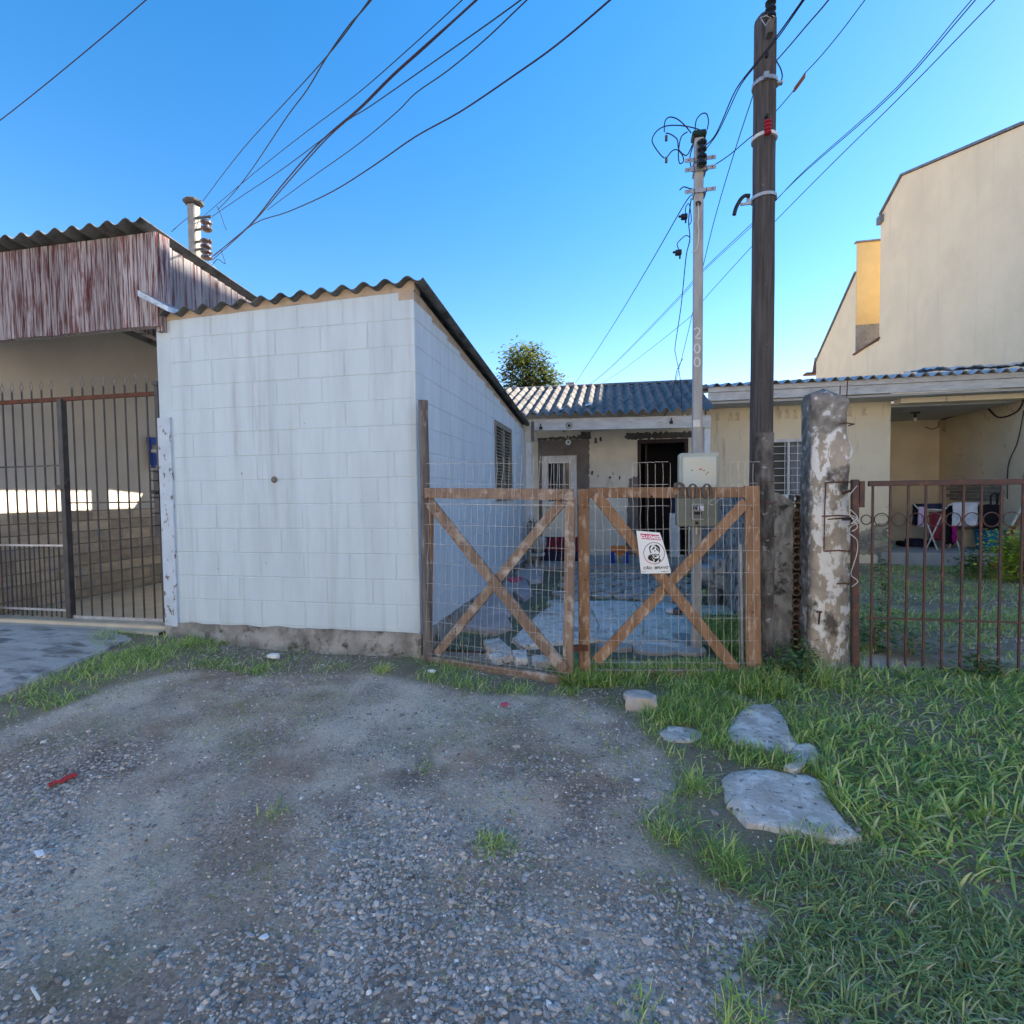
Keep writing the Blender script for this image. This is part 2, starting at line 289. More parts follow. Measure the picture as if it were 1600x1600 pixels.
def gz1(x, y): return float(gz(x, y))
def toPx(P):
    v = (np.asarray(P) - np.array([0,0,CAM_H])) @ np.array(CR); return 800+800*v[:,0]/-v[:,2], 800-800*v[:,1]/-v[:,2], -v[:,2]
def pip(px, py, poly):
    c = np.zeros(len(px), bool); n = len(poly)
    for i in range(n):
        x1, y1 = poly[i]; x2, y2 = poly[(i+1) % n]
        if y1 == y2: continue
        k = ((y1 > py) != (y2 > py)) & (px < (x2-x1)*(py-y1)/(y2-y1)+x1); c ^= k
    return c
def scatter(n, x0, x1, y0, y1, poly=None, not_in=(), dens=None):
    x = rng.uniform(x0, x1, n); y = rng.uniform(y0, y1, n); k = np.ones(n, bool)
    if poly is not None or not_in:
        a, b, d = toPx(np.stack([x, y, gz(x, y)], 1)); k &= d > .2
        if poly is not None: k &= pip(a, b, poly)
        for q in not_in: k &= ~pip(a, b, q)
    if dens is not None: k &= rng.random(n) < dens(x, y)
    return x[k], y[k]

# pixel outlines of the flat stones
def zz(l, ox=900, oy=980, s=.4375): return [(ox+a*s, oy+b*s) for a, b in l]
SL_BIG = zz([(520,540),(560,515),(620,503),(690,507),(760,520),(830,528),(872,548),(895,600),(925,640),(962,690),(1015,738),(950,748),(900,745),(820,728),(760,715),(690,705),(610,690),(575,655),(545,625),(525,580)])
SL_UP = zz([(538,375),(560,345),(590,305),(630,282),(690,283),(720,300),(748,335),(765,375),(785,410),(786,438),(742,462),(690,450),(640,432),(590,425),(552,412)])
SL_UP2 = zz([(792,428),(832,422),(866,448),(858,482),(812,492),(762,476),(770,455)])
SL_SM = zz([(296,378),(335,354),(395,356),(438,366),(452,386),(405,408),(325,402)])
SL_TINY = zz([(738,508),(772,492),(808,492),(818,508),(780,522)])
LAWN = [(1010,1060),(1220,1035),(1330,1050),(2100,1020),(2600,1250),(2100,1750),(1330,1800),(1265,1600),(1150,1510),(1235,1440),(1180,1400),(1110,1375),(1055,1335),(1000,1290),(1050,1245),(1070,1205),(1035,1175),(985,1135)]
EDGE = [(860,1035),(1000,1050),(1210,1040),(1240,1110),(1120,1110),(980,1130),(880,1080)]
STRIP = [(150,985),(270,975),(450,1005),(660,1020),(900,1050),(905,1090),(760,1085),(640,1062),(560,1050),(430,1060),(300,1045),(170,1075),(60,1120),(-150,1200),(-180,1150),(0,1095),(120,1040)]
APRON_E = [(-60,1100),(60,1070),(180,1030),(280,985),(330,1010),(220,1055),(110,1095),(-60,1150)]

me = None
def axis(lo, hi, fine0, fine1, step, far, growth=1.35):
    a = list(np.arange(fine0, fine1+1e-6, step)); s = step; v = fine0
    while v > lo: s *= growth; v -= s; a.insert(0, v)
    s = step; v = fine1
    while v < hi: s *= growth; v += s; a.append(v)
    return np.array(a)
gx = axis(-900, 900, -7, 4.2, .028, 0); gy = axis(-900, 1500, .5, 4.6, .028, 0)
XX, YY = np.meshgrid(gx, gy); ZZ = gz(XX, YY)
V = np.stack([XX.ravel(), YY.ravel(), ZZ.ravel()], 1); nx, ny = len(gx), len(gy)
idx = np.arange(nx*ny).reshape(ny, nx)
Fq = np.stack([idx[:-1,:-1].ravel(), idx[:-1,1:].ravel(), idx[1:,1:].ravel(), idx[1:,:-1].ravel()], 1)
a_, b_, d_ = toPx(V); lawnmask = np.zeros(len(V)); k_ = d_ > .3
lawnmask[k_] = pip(a_[k_], b_[k_], LAWN) | pip(a_[k_], b_[k_], STRIP) | pip(a_[k_], b_[k_], EDGE)
lawnmask[(V[:,1] > 4.3)] = .8; lawnmask[(V[:,1] < .5)] = .3
lm = lawnmask.reshape(ny, nx)
for _ in range(4): lm[1:-1,1:-1] = (lm[1:-1,1:-1]*2 + lm[:-2,1:-1]+lm[2:,1:-1]+lm[1:-1,:-2]+lm[1:-1,2:])/6
lawnmask = lm.ravel()
def ground_mat():
    m = mat('dirt_and_gravel', (.44,.31,.21), (.84,.69,.53), sc=1.3, lo=.42, hi=.58, c3=(.22,.145,.095), s3=1.7, t3=.59, w3=.07, c4=(.25,.265,.14), s4=1.5, t4=.64, w4=.10, rough=.97, bump=1., bs=70, bd=.02)
    t = m.node_tree; L = t.links; p = t.nodes['Principled BSDF']; src = p.inputs['Base Color'].links[0].from_socket
    g = _n(t, 'ShaderNodeNewGeometry'); vo = _n(t, 'ShaderNodeTexVoronoi'); vo.inputs['Scale'].default_value = 95; L.new(g.outputs['Position'], vo.inputs['Vector'])
    hs = _n(t, 'ShaderNodeSeparateColor'); L.new(vo.outputs['Color'], hs.inputs[0])
    rp = _n(t, 'ShaderNodeValToRGB'); e = rp.color_ramp.elements; e[0].position = .0; e[0].color = (.14,.135,.135,1); e[1].position = 1; e[1].color = (.68,.62,.55,1); n2 = e.new(.6); n2.color = (.42,.37,.32,1)
    L.new(hs.outputs[0], rp.inputs[0])
    mr = _n(t, 'ShaderNodeMapRange'); mr.inputs['From Min'].default_value = .35; mr.inputs['From Max'].default_value = .62; mr.inputs['To Min'].default_value = .12; mr.inputs['To Max'].default_value = .42
    n3 = _n(t, 'ShaderNodeTexNoise'); n3.inputs['Scale'].default_value = 3.5; n3.inputs['Detail'].default_value = 6; L.new(g.outputs['Position'], n3.inputs['Vector']); L.new(n3.outputs['Fac'], mr.inputs['Value'])
    x = _n(t, 'ShaderNodeMix', data_type='RGBA'); L.new(mr.outputs[0], x.inputs[0]); L.new(src, x.inputs[6]); L.new(rp.outputs[0], x.inputs[7])
    at = _n(t, 'ShaderNodeAttribute', attribute_name='var'); ml = _n(t, 'ShaderNodeMath', operation='MULTIPLY'); ml.inputs[1].default_value = .8; L.new(at.outputs['Fac'], ml.inputs[0])
    y = _n(t, 'ShaderNodeMix', data_type='RGBA'); L.new(ml.outputs[0], y.inputs[0]); L.new(x.outputs[2], y.inputs[6]); y.inputs[7].default_value = (.25,.215,.135,1)
    L.new(y.outputs[2], p.inputs['Base Color'])
    b2 = _n(t, 'ShaderNodeBump'); b2.inputs['Strength'].default_value = .7; b2.inputs['Distance'].default_value = .006; b2.invert = True
    L.new(vo.outputs['Distance'], b2.inputs['Height']); old = p.inputs['Normal'].links[0].from_socket; L.new(old, b2.inputs['Normal']); L.new(b2.outputs[0], p.inputs['Normal'])
    return m
gm = npmesh('ground', V, Fq, lawnmask, ground_mat())
ground = bpy.data.objects.new('ground', gm); col.objects.link(ground); WP[ground] = Vector((0,0,0))
tag(ground, 'grey brown compacted dirt and gravel ground in front of the buildings', 'ground', kind='structure')
gm.polygons.foreach_set('use_smooth', [True]*len(gm.polygons))

# ---- gravel stones
ICO = None
def ico():
    t = (1+5**.5)/2; v = np.array([(-1,t,0),(1,t,0),(-1,-t,0),(1,-t,0),(0,-1,t),(0,1,t),(0,-1,-t),(0,1,-t),(t,0,-1),(t,0,1),(-t,0,-1),(-t,0,1)], float); v /= np.linalg.norm(v[0])
    f = np.array([(0,11,5),(0,5,1),(0,1,7),(0,7,10),(0,10,11),(1,5,9),(5,11,4),(11,10,2),(10,7,6),(7,1,8),(3,9,4),(3,4,2),(3,2,6),(3,6,8),(3,8,9),(4,9,5),(2,4,11),(6,2,10),(8,6,7),(9,8,1)])
    return v, f
IV, IF = ico()
OV = np.array([(1,0,0),(-1,0,0),(0,1,0),(0,-1,0),(0,0,1),(0,0,-1)], float); OF = np.array([(0,2,4),(2,1,4),(1,3,4),(3,0,4),(2,0,5),(1,2,5),(3,1,5),(0,3,5)])
def stones(x, y, z, size, base=(IV, IF), flat=.5, rough=.38):
    n = len(x); bv, bf = base; m = len(bv)
    P = bv[None]*(1+rng.uniform(-rough, rough, (n, m, 1)))
    P = P*np.stack([rng.uniform(.75,1.25,n), rng.uniform(.6,1.,n), rng.uniform(flat*.7,flat*1.25,n)], 1)[:,None,:]
    a = rng.uniform(0, 6.28, n); tl = rng.uniform(-.4,.4,n)
    c, s = np.cos(tl)[:,None], np.sin(tl)[:,None]; Yr = P[:,:,1]*c - P[:,:,2]*s; Zr = P[:,:,1]*s + P[:,:,2]*c
    c, s = np.cos(a)[:,None], np.sin(a)[:,None]; Xr = P[:,:,0]*c - Yr*s; Y2 = P[:,:,0]*s + Yr*c
    P = np.stack([Xr, Y2, Zr], 2)*size[:,None,None] + np.stack([x, y, z + size*flat*.10], 1)[:,None,:]
    Fq = (bf[None] + (np.arange(n)*m)[:,None,None]).reshape(-1, 3)
    return P.reshape(-1, 3), Fq, m
def framed(x, y, mx=220):
    a, b, d = toPx(np.stack([x, y, 0*x], 1)); return (d > .25) & (a > -mx) & (a < 1600+mx) & (b < 1600+mx) & (b > 700)
GR_OFF = [SL_BIG, SL_UP, SL_UP2, SL_SM]
def gden(x, y):
    near = 1-sstep(1.55, 2.6, y + .25*np.abs(x+.3)*.4)
    g = np.clip((fbm(x,y,1.5,21)-.45)*4.5, 0, 1)
    a, b, d = toPx(np.stack([x, y, 0*x], 1)); lawn = pip(a, b, LAWN)
    return (.10 + .9*near)*(.07 + .93*g)*np.where(lawn, .16, 1)
N = 240000
x, y = scatter(N, -3.6, 2.6, .75, 3.9, None, GR_OFF, gden); k = framed(x, y); x, y = x[k], y[k]
size = rng.lognormal(math.log(.0058), .42, len(x)).clip(.0025, .016)
P1, F1, m1 = stones(x, y, gz(x, y), size); v1 = np.repeat(np.clip(rng.normal(.42, .2, len(x)), 0, 1), m1)
x, y = scatter(150000, -5.5, 3.2, .8, 3.95, None, GR_OFF, lambda x, y: .06+.60*gden(x, y)+.22*np.clip((fbm(x,y,2.4,31)-.4)*3,0,1)); k = framed(x, y); x, y = x[k], y[k]
size = rng.lognormal(math.log(.0046), .3, len(x)).clip(.002, .009)
P2, F2, m2 = stones(x, y, gz(x, y), size, (OV, OF), .7); v2 = np.repeat(np.clip(rng.normal(.5, .26, len(x)), 0, 1), m2)
gmat = vmat('crushed_stone', [(0,(.16,.14,.125)),(.3,(.33,.30,.27)),(.6,(.50,.455,.41)),(.8,(.62,.51,.40)),(1,(.88,.84,.78))], rough=.9, spec=.25)
stuff('gravel', npmesh('gravel', np.concatenate([P1,P2]), np.concatenate([F1, F2+len(P1)]), np.concatenate([v1,v2]), gmat, True), 'loose blue grey crushed stone strewn over the dirt in the foreground', 'gravel')

# ---- grass
def blades(x, y, z, L, W, az, lean, seg=3, droop=.5):
    n = len(x); t = np.linspace(0, 1, seg+1)
    dx, dy = np.cos(az), np.sin(az)
    hor = (lean*L)[:,None]*t[None]**1.5; ver = L[:,None]*(t[None]*np.sqrt(np.clip(1-.55*lean[:,None]**2,.1,1)) - droop*lean[:,None]*t[None]**2.2*.6)
    cx = x[:,None]+dx[:,None]*hor; cy = y[:,None]+dy[:,None]*hor; cz = z[:,None]-.006+np.maximum(ver, .004*t[None])
    tw = rng.uniform(-.9,.9,n); sx = -np.sin(az+tw); sy = np.cos(az+tw)
    wt = W[:,None]*np.array([.7,1,.8,.12,.1])[None,:seg+1] if seg == 3 else W[:,None]*(1-t[None]**2*.9)
    fold = .25*wt
    A = np.stack([cx+sx[:,None]*wt/2, cy+sy[:,None]*wt/2, cz+fold], 2); B = np.stack([cx-sx[:,None]*wt/2, cy-sy[:,None]*wt/2, cz], 2)
    Vv = np.stack([A, B], 2).reshape(-1, 3); m = (seg+1)*2
    q = np.array([(2*i, 2*i+1, 2*i+3, 2*i+2) for i in range(seg)])
    return Vv, (q[None]+(np.arange(n)*m)[:,None,None]).reshape(-1, 4), m
def grass(name, x, y, l0, l1, w0, w1, lean0, lean1, label, v0=.0, v1=.8, m=None, azm=None, z=None, lf=None, parent=None):
    n = len(x); L = rng.uniform(l0, l1, n)*(lf(x, y) if lf else 1); W = rng.uniform(w0, w1, n)
    az = rng.uniform(0, 6.283, n) if azm is None else azm(n)
    Vv, Fq, k = blades(x, y, gz(x, y) if z is None else z, L, W, az, rng.uniform(lean0, lean1, n))
    var = np.clip(rng.uniform(v0, v1, n) + .25*(fbm(x,y,2.2,61)-.5), 0, 1); dry = rng.random(n) < .08; var[dry] = rng.uniform(.9, 1, dry.sum())
    return stuff(name, npmesh(name, Vv, Fq, np.repeat(var, k), m or GRM), label, 'grass', parent)
GRM = vmat('grass_blade', [(0,(.13,.22,.06)),(.3,(.25,.42,.10)),(.6,(.42,.60,.15)),(.85,(.62,.70,.22)),(1,(.74,.68,.42))], rough=.42, spec=.5, trans=.35)
GRD = vmat('dull_grass_blade', [(0,(.15,.22,.075)),(.4,(.27,.38,.12)),(.75,(.42,.50,.19)),(.88,(.56,.51,.31)),(1,(.68,.60,.42))], rough=.48, spec=.45, trans=.2)
STN = [SL_BIG, SL_UP, SL_UP2, SL_SM]
SPILL = [(900,1080),(1010,1060),(1100,1240),(1060,1340),(1180,1400),(1300,1500),(1330,1650),(1180,1750),(1080,1500),(980,1360),(930,1290),(960,1200),(900,1120)]
LAWN_TALL = [(1215,1040),(1330,1045),(2200,1000),(2700,1200),(2300,1560),(1900,1500),(1600,1435),(1480,1385),(1385,1340),(1340,1310),(1275,1200),(1240,1110)]
x, y = scatter(62000, .5, 5.5, .9, 3.9, LAWN_TALL, STN, lambda x, y: .35+.65*np.clip((fbm(x,y,3,41)-.3)*3,0,1))
grass('lawn_grass', x, y, .04, .125, .004, .011, .5, 1.35, 'thick green broad-bladed lawn grass at the lower right', .05, .92, lf=lambda x, y: .6+.8*fbm(x,y,1.3,43))
LOW = [(1100,1370),(1180,1395),(1330,1310),(1400,1345),(1600,1440),(2000,1520),(2400,1700),(1800,1900),(1330,1850),(1265,1600),(1150,1510),(1235,1440)]
x, y = scatter(110000, .1, 4, .55, 2.6, LOW, STN, lambda x, y: np.clip((fbm(x,y,2.6,47)-.28)*2.8,0.03,1))
grass('low_grass', x, y, .03, .085, .003, .006, .6, 1.25, 'short dull matted grass at the bottom right of the lawn', .05, .8, m=GRD)
MID = [(985,1135),(1060,1070),(1200,1045),(1240,1105),(1280,1200),(1340,1310),(1250,1345),(1160,1400),(1110,1375),(1055,1335),(1000,1290),(1050,1245),(1070,1205),(1035,1175)]
x, y = scatter(70000, .0, 2.2, 1.3, 3.8, MID, STN, lambda x, y: np.clip((fbm(x,y,3.2,49)-.40)*3.4,0.04,1))
grass('path_grass', x, y, .03, .10, .003, .006, .3, 1.1, 'fine grass growing around the flat stepping stones', 0, .75)
x, y = scatter(40000, -6, .2, 2.4, 3.72, STRIP, (), lambda x, y: np.clip((fbm(x,y,2.8,51)-.44)*3.2,0.03,1))
grass('verge_grass', x, y, .03, .095, .003, .006, .3, 1.1, 'green grass strip along the foot of the white block shed', .0, .8)
x, y = scatter(20000, -6, -2.8, 2.2, 4, APRON_E, (), lambda x, y: np.clip((fbm(x,y,2.8,53)-.38)*3,0.05,1))
grass('apron_edge_grass', x, y, .04, .12, .003, .006, .4, 1.15, 'tufted grass along the edge of the concrete apron', .2, .95)
x, y = scatter(30000, -.5, 1.35, 3.3, 3.8, EDGE, (), lambda x, y: np.clip((fbm(x,y,3,57)-.30)*3,0.05,1))
grass('gate_grass', x, y, .04, .14, .003, .007, .2, 1.0, 'grass growing against the foot of the wooden gate', 0, .8)
SPARSE = [(-100,1060),(500,1060),(900,1080),(1000,1180),(1000,1300),(1200,1480),(1260,1600),(1200,1700),(-300,1700)]
x, y = scatter(60000, -4, 1.2, .8, 3.5, SPARSE, (), lambda x, y: .6*np.clip((fbm(x,y,2.1,59)-.53)*5,0,1)*sstep(.9,2.2,y) + .008)
grass('sparse_grass', x, y, .012, .05, .002, .004, .5, 1.2, 'scattered short blades of grass sprouting through the gravel', .1, .9, m=GRD)
x, y = scatter(30000, -.4, 1.6, .8, 3.6, SPILL, STN, lambda x, y: .7*np.clip((fbm(x,y,3.4,67)-.52)*6,0,1))
grass('edge_grass', x, y, .015, .06, .002, .0045, .5, 1.3, 'thin ragged grass fringe where the lawn meets the gravel', .1, .95, m=GRD)
x, y = scatter(5000, -5, 2.6, .8, 3.6, None, STN, lambda x, y: .1+.3*np.clip((fbm(x,y,1.8,63)-.5)*5,0,1)); k = framed(x, y); x, y = x[k], y[k]
st_o = grass('dry_straw', x, y, .015, .07, .0012, .0028, 1.25, 1.4, 'dry straw and stalks strewn over the dirt and lawn edge', .86, 1., m=GRD); st_o['category'] = 'straw'
# ------------------------------------------------------------------ flat stones, rock, scraps
def slab(name, poly, th, m, label, cat, group=None, z=None, jit=.006):
    pts = [oZ(a, b, .0) for a, b in poly]; c = sum(pts, Vector())/len(pts)
    zb = gz1(c.x, c.y) if z is None else z
    out = []
    for i, p in enumerate(pts):
        q = pts[(i+1) % len(pts)]
        for f in (0, .34, .67):
            r_ = p.lerp(q, f); d = (r_-c).normalized(); out.append(r_ + d*(jit*2.2*ns(r_*9+Vector((i,0,0)))))
    mb = MB(); n = len(out); rings = [(1.03,-.02),(1.0,th*.75),(.965,th),(.8,th*1.05),(.55,th*1.08),(.28,th*1.06)]
    for s, h in rings:
        for p in out: q = c+(p-c)*s; mb.v.append((q.x, q.y, zb+h+.006*ns(q*6)+.003*ns(q*25)))
    mb.v.append((c.x, c.y, zb+th*1.05))
    for r_ in range(len(rings)-1):
        for i in range(n): j=(i+1)%n; mb.f.append((r_*n+i, r_*n+j, (r_+1)*n+j, (r_+1)*n+i))
    b = (len(rings)-1)*n
    for i in range(n): mb.f.append((b+i, b+(i+1)%n, len(rings)*n))
    return tag(mb.build(name, m, smooth='auto'), label, cat, group)
slab('stepping_stone', SL_BIG, .018, MT['slab'], 'largest flat stepping stone, pale and speckled, nearest the camera in the grass', 'stone', 'flat stepping stones')
slab('stepping_stone', SL_UP, .018, MT['slab'], 'grey flat stepping stone with scalloped front edge between gate and largest stone', 'stone', 'flat stepping stones')
slab('stepping_stone', SL_UP2, .014, MT['slab'], 'broken piece of flat stone at the right end of the scalloped slab', 'stone', 'flat stepping stones')
slab('stepping_stone', SL_SM, .010, MT['slab'], 'small sunken flat stone left of the scalloped slab', 'stone', 'flat stepping stones')
slab('stepping_stone', SL_TINY, .02, MT['slab'], 'tiny pale stone between the two big stepping stones', 'stone', 'flat stepping stones')
def rock(name, c, s, m, label, cat, sd_=0, group=None):
    mb = MB(); 
    def fn(u, v):
        a = u*2*math.pi; b = (v-.5)*math.pi; d = Vector((math.cos(a)*math.cos(b), math.sin(a)*math.cos(b), math.sin(b)))
        k = 1+.32*ns(d*1.3+Vector((sd_*3.1,0,0)))+.12*ns(d*4+Vector((0,sd_,0))); d = Vector((max(-.72,min(.72,d.x)), max(-.72,min(.72,d.y)), max(-.66,min(.66,d.z))))
        return (c[0]+d.x*k*s[0], c[1]+d.y*k*s[1], c[2]+d.z*k*s[2])
    mb.grid(fn, 18, 10); return tag(mb.build(name, m, smooth='auto'), label, cat, group)
p = oZ(1002, 1092, .05); rock('rock', (p.x, p.y, gz1(p.x,p.y)+.035), (.12,.09,.07), MT['rockm'], 'pale chunk of broken rock lying in front of the right gate leaf', 'rock', 2)
def scrap(name, pts, m, label, cat, th=.004, lift=.012):
    P = [oZ(a, b, 0) for a, b in pts]; P = [Vector((q.x, q.y, gz1(q.x,q.y)+lift+.006*ns(q*30))) for q in P]
    return tag(MB().prism(P, (0,0,th)).build(name, m), label, cat)
scrap('red_scrap', [(74,1216),(84,1210),(92,1211),(104,1203),(118,1200),(121,1204),(108,1208),(99,1213),(88,1214),(78,1219)], MT['redc'], 'strip of red plastic lying on the dirt at the left', 'litter')
scrap('red_scrap', [(782,1101),(792,1100),(796,1105),(785,1107)], MT['pinkc'], 'small red scrap in the grass before the left gate leaf', 'litter')
scrap('plastic_stick', [(998,1582),(1004,1580),(1029,1595),(1024,1600)], MT['tape'], 'pale plastic strip lying on gravel at the bottom edge', 'litter', lift=.02)
p = oZ(427,1018,.08); rock('plastic_scrap', (p.x, p.y, gz1(p.x,p.y)+.045), (.055,.03,.022), MT['paper'], 'white crumpled scrap in grass below the white shed', 'litter', 5)
p = oZ(675,1046,.04); rock('plastic_scrap', (p.x, p.y, gz1(p.x,p.y)+.03), (.035,.02,.016), MT['paper'], 'white scrap at the foot of the grey gate post', 'litter', 9)
scrap('paper_scrap', [(52,1322),(66,1319),(69,1325),(58,1329)], MT['paper'], 'small white scrap on the gravel at the far left', 'litter', .004, .02)
scrap('stick', [(47,1524),(51,1523),(62,1540),(58,1542)], MT['tape'], 'short pale stick on the gravel at the lower left', 'litter', .006, .02)
# weeds
def leafmesh(n, cen, spread, size, up=.35, flat=False):
    c = np.array(cen); P = c + rng.normal(0, 1, (n,3))*np.array(spread); az = rng.uniform(0,6.283,n); L = rng.uniform(.6,1.25,n)*size; el = rng.uniform(-.35,.7,n)
    d = np.stack([np.cos(az)*np.cos(el), np.sin(az)*np.cos(el), np.sin(el)], 1); s = np.stack([-np.sin(az), np.cos(az), rng.uniform(-.4,.4,n)], 1)
    W = L*rng.uniform(.38,.6,n)
    v0 = P; v1 = P+d*(L*.45)[:,None]+s*(W/2)[:,None]; v2 = P+d*L[:,None]-np.array([0,0,1.])*(L*.15)[:,None]; v3 = P+d*(L*.45)[:,None]-s*(W/2)[:,None]; v4 = P+d*(L*.5)[:,None]-np.array([0,0,1.])*(L*.10)[:,None]
    Vv = np.stack([v0,v1,v2,v3,v4],1).reshape(-1,3); q = np.array([(0,4,1),(4,2,1),(0,3,4),(3,2,4)])
    return Vv, (q[None]+(np.arange(n)*5)[:,None,None]).reshape(-1,3), np.repeat(rng.random(n), 5)
LITM = vmat('dead_leaf', [(0,(.10,.06,.035)),(.5,(.26,.16,.09)),(1,(.45,.34,.2))], rough=.8)
x, y = scatter(700, -5, 3.2, .8, 3.7, None, STN); k = framed(x, y); x, y = x[k], y[k]
Vv, Fq, va = leafmesh(len(x), (0,0,0), (0,0,0), .022); Vv = Vv*np.array([1,1,.35]) + np.repeat(np.stack([x, y, gz(x,y)+.010],1), 5, 0)
stuff('leaf_litter', npmesh('leaf_litter', Vv, Fq, va, LITM), 'small dead leaves and bits scattered over the ground', 'leaf litter')
LEAF = vmat('broad_leaf', [(0,(.05,.10,.035)),(.5,(.10,.20,.055)),(.85,(.18,.30,.08)),(1,(.32,.40,.11))], rough=.45, spec=.4, trans=.2)
x, y = scatter(9000, -5, 4.5, .8, 3.85, None, STN, lambda x, y: np.clip((fbm(x,y,2.6,83)-.55)*7,0,1)); a_, b_, d_ = toPx(np.stack([x, y, 0*x], 1)); k = (d_ > .3) & (pip(a_, b_, LAWN) | pip(a_, b_, STRIP) | pip(a_, b_, EDGE)); x, y = x[k], y[k]
Vv, Fq, va = leafmesh(len(x), (0,0,0), (0,0,0), .032); Vv += np.repeat(np.stack([x, y, gz(x,y)+rng.uniform(.01,.05,len(x))],1), 5, 0)
stuff('ground_cover', npmesh('ground_cover', Vv, Fq, va, LEAF), 'small broad-leaved weeds spreading among the grass', 'ground cover')
LEAFY = vmat('yellow_green_leaf', [(0,(.24,.34,.04)),(.5,(.46,.58,.07)),(1,(.66,.72,.14))], rough=.5, spec=.3, trans=.25)
def plant(name, c, h, n, spread, size, label, stems=5, m=None, cat='weed', group=None):
    t = thing(name, label, cat, c, group); mb = MB()
    for i in range(stems):
        a = rng.uniform(0,6.28); r_ = rng.uniform(.2,1)*spread; mb.tube([c, Vector(c)+Vector((math.cos(a)*r_*.4, math.sin(a)*r_*.4, h*.5)), Vector(c)+Vector((math.cos(a)*r_, math.sin(a)*r_, h*rng.uniform(.7,1)))], .003, 4)
    mb.build('stem', MT['twig'], t)
    Vv, Fq, va = leafmesh(n, (c[0], c[1], c[2]+h*.52), (spread*.6, spread*.6, h*.27), size); Vv[:,2] = np.maximum(Vv[:,2], c[2]+.004)
    o = bpy.data.objects.new('leaves', npmesh('leaves', Vv, Fq, va, m or LEAF)); col.objects.link(o); o.parent = t; o.location = -WP[t]; o['kind'] = 'stuff'
    return t
def gp(px, py): q = oZ(px, py, 0); return (q.x, q.y, gz1(q.x, q.y))
for (a, b, h, n, sp, sz, lb) in [(1222,1062,.16,150,.09,.05,'low leafy weed at the foot of the dark lichen post'),(1255,1050,.18,170,.10,.05,'leafy weed between dark post and flaking white pillar'),(1198,1075,.10,90,.08,.045,'small broad-leaved weed before the right gate post'),(1365,1020,.30,260,.13,.055,'bushy nettle-like weed behind the iron fence beside its rusty post'),(1420,1035,.22,160,.13,.05,'broad leafy weed behind the fifth iron fence bar'),(1530,1060,.14,90,.10,.07,'bright broad-leaved weed in the lawn under the iron fence')]:
    plant('leafy_weed', gp(a, b), h, n, sp, sz, lb, group='broad-leaved weeds')
q = gp(1404, 1010); t = plant('tall_weed', (q[0], q[1]+.25, q[2]), .85, 120, .05, .06, 'tall upright flowering weed standing behind the iron fence', stems=3)
def tuft(px, py, n, l0, l1, label, lean=(.3,1.25), w=(.002,.005), v=(.1,.95), spread=.035):
    c = gp(px, py); x = c[0]+rng.normal(0, spread, n); y = c[1]+rng.normal(0, spread, n)
    o = grass('grass_tuft', x, y, l0, l1, w[0], w[1], lean[0], lean[1], label, *v); o['category'] = 'grass tuft'; o['group'] = 'grass tufts'; del o['kind']; return o
for a, b, n, l0, l1, lb in [(770,1308,150,.03,.08,'grass tuft alone in the middle of the gravel'),(1085,1220,160,.05,.12,'pale grass tuft left of the largest stepping stone'),(1045,1290,120,.04,.10,'yellowish grass tuft at the lawn edge below the pale tuft'),(1140,1330,150,.05,.12,'bright grass tuft below left of the largest stepping stone'),(1150,1110,110,.05,.10,'upright grass tuft at the left of the scalloped stepping stone'),(428,1258,50,.03,.06,'small green grass tuft in the gravel left of centre'),(660,1192,60,.02,.05,'dull little grass tuft on the dirt near the centre'),(1290,1075,130,.10,.28,'dry straggly grass tuft at the base of the flaking pillar'),(600,1050,120,.05,.10,'grass tuft below the white shed near its right corner'),(300,1015,140,.05,.11,'thick grass tuft below the left edge of the white shed'),(1000,1555,70,.03,.07,'flattened grass tuft near the pale plastic strip'),(1160,1560,110,.04,.09,'dark grass tuft at the lower edge of the lawn')]:
    tuft(a, b, n, l0, l1, lb)

# ------------------------------------------------------------------ corrugated sheets
def corr(O, U, V, width, pitch=.177, amp=.025, th=.007, phase=0., per=8, nv=1, wob=0):
    O = Vector(O); U = Vector(U).normalized(); V = Vector(V); Nn = U.cross(V).normalized()
    if Nn.z < 0: Nn = -Nn
    nu = max(2, int(round(width/pitch*per))); mb = MB()
    def fn(off):
        def g(u, v):
            s = u*width; p = O + U*s + V*v + Nn*(amp*math.cos(2*math.pi*s/pitch+phase) + off); return p + Nn*(wob*ns((s*1.3, v*2, O.y)))
        return g
    mb.grid(fn(0), nu, nv); b = len(mb.v); mb.grid(fn(-th), nu, nv, flip=True)
    k = nu+1
    for i in range(nu): mb.f.append((i, b+i, b+i+1, i+1)); j = nv*k+i; mb.f.append((j, j+1, b+j+1, b+j))
    for j in range(nv): a = j*k; c = a+k; mb.f.append((a, c, b+c, b+a)); a += nu; c += nu; mb.f.append((a, b+a, b+c, c))
    return mb
def wallrects(mb, a0, a1, z0, z1, holes, put):
    xs = sorted({a0, a1, *[h[0] for h in holes], *[h[1] for h in holes]}); zs = sorted({z0, z1, *[h[2] for h in holes], *[h[3] for h in holes]})
    for i in range(len(xs)-1):
        for j in range(len(zs)-1):
            cx, cz = (xs[i]+xs[i+1])/2, (zs[j]+zs[j+1])/2
            if any(h[0] < cx < h[1] and h[2] < cz < h[3] for h in holes): continue
            put(xs[i], xs[i+1], zs[j], zs[j+1])
    return mb

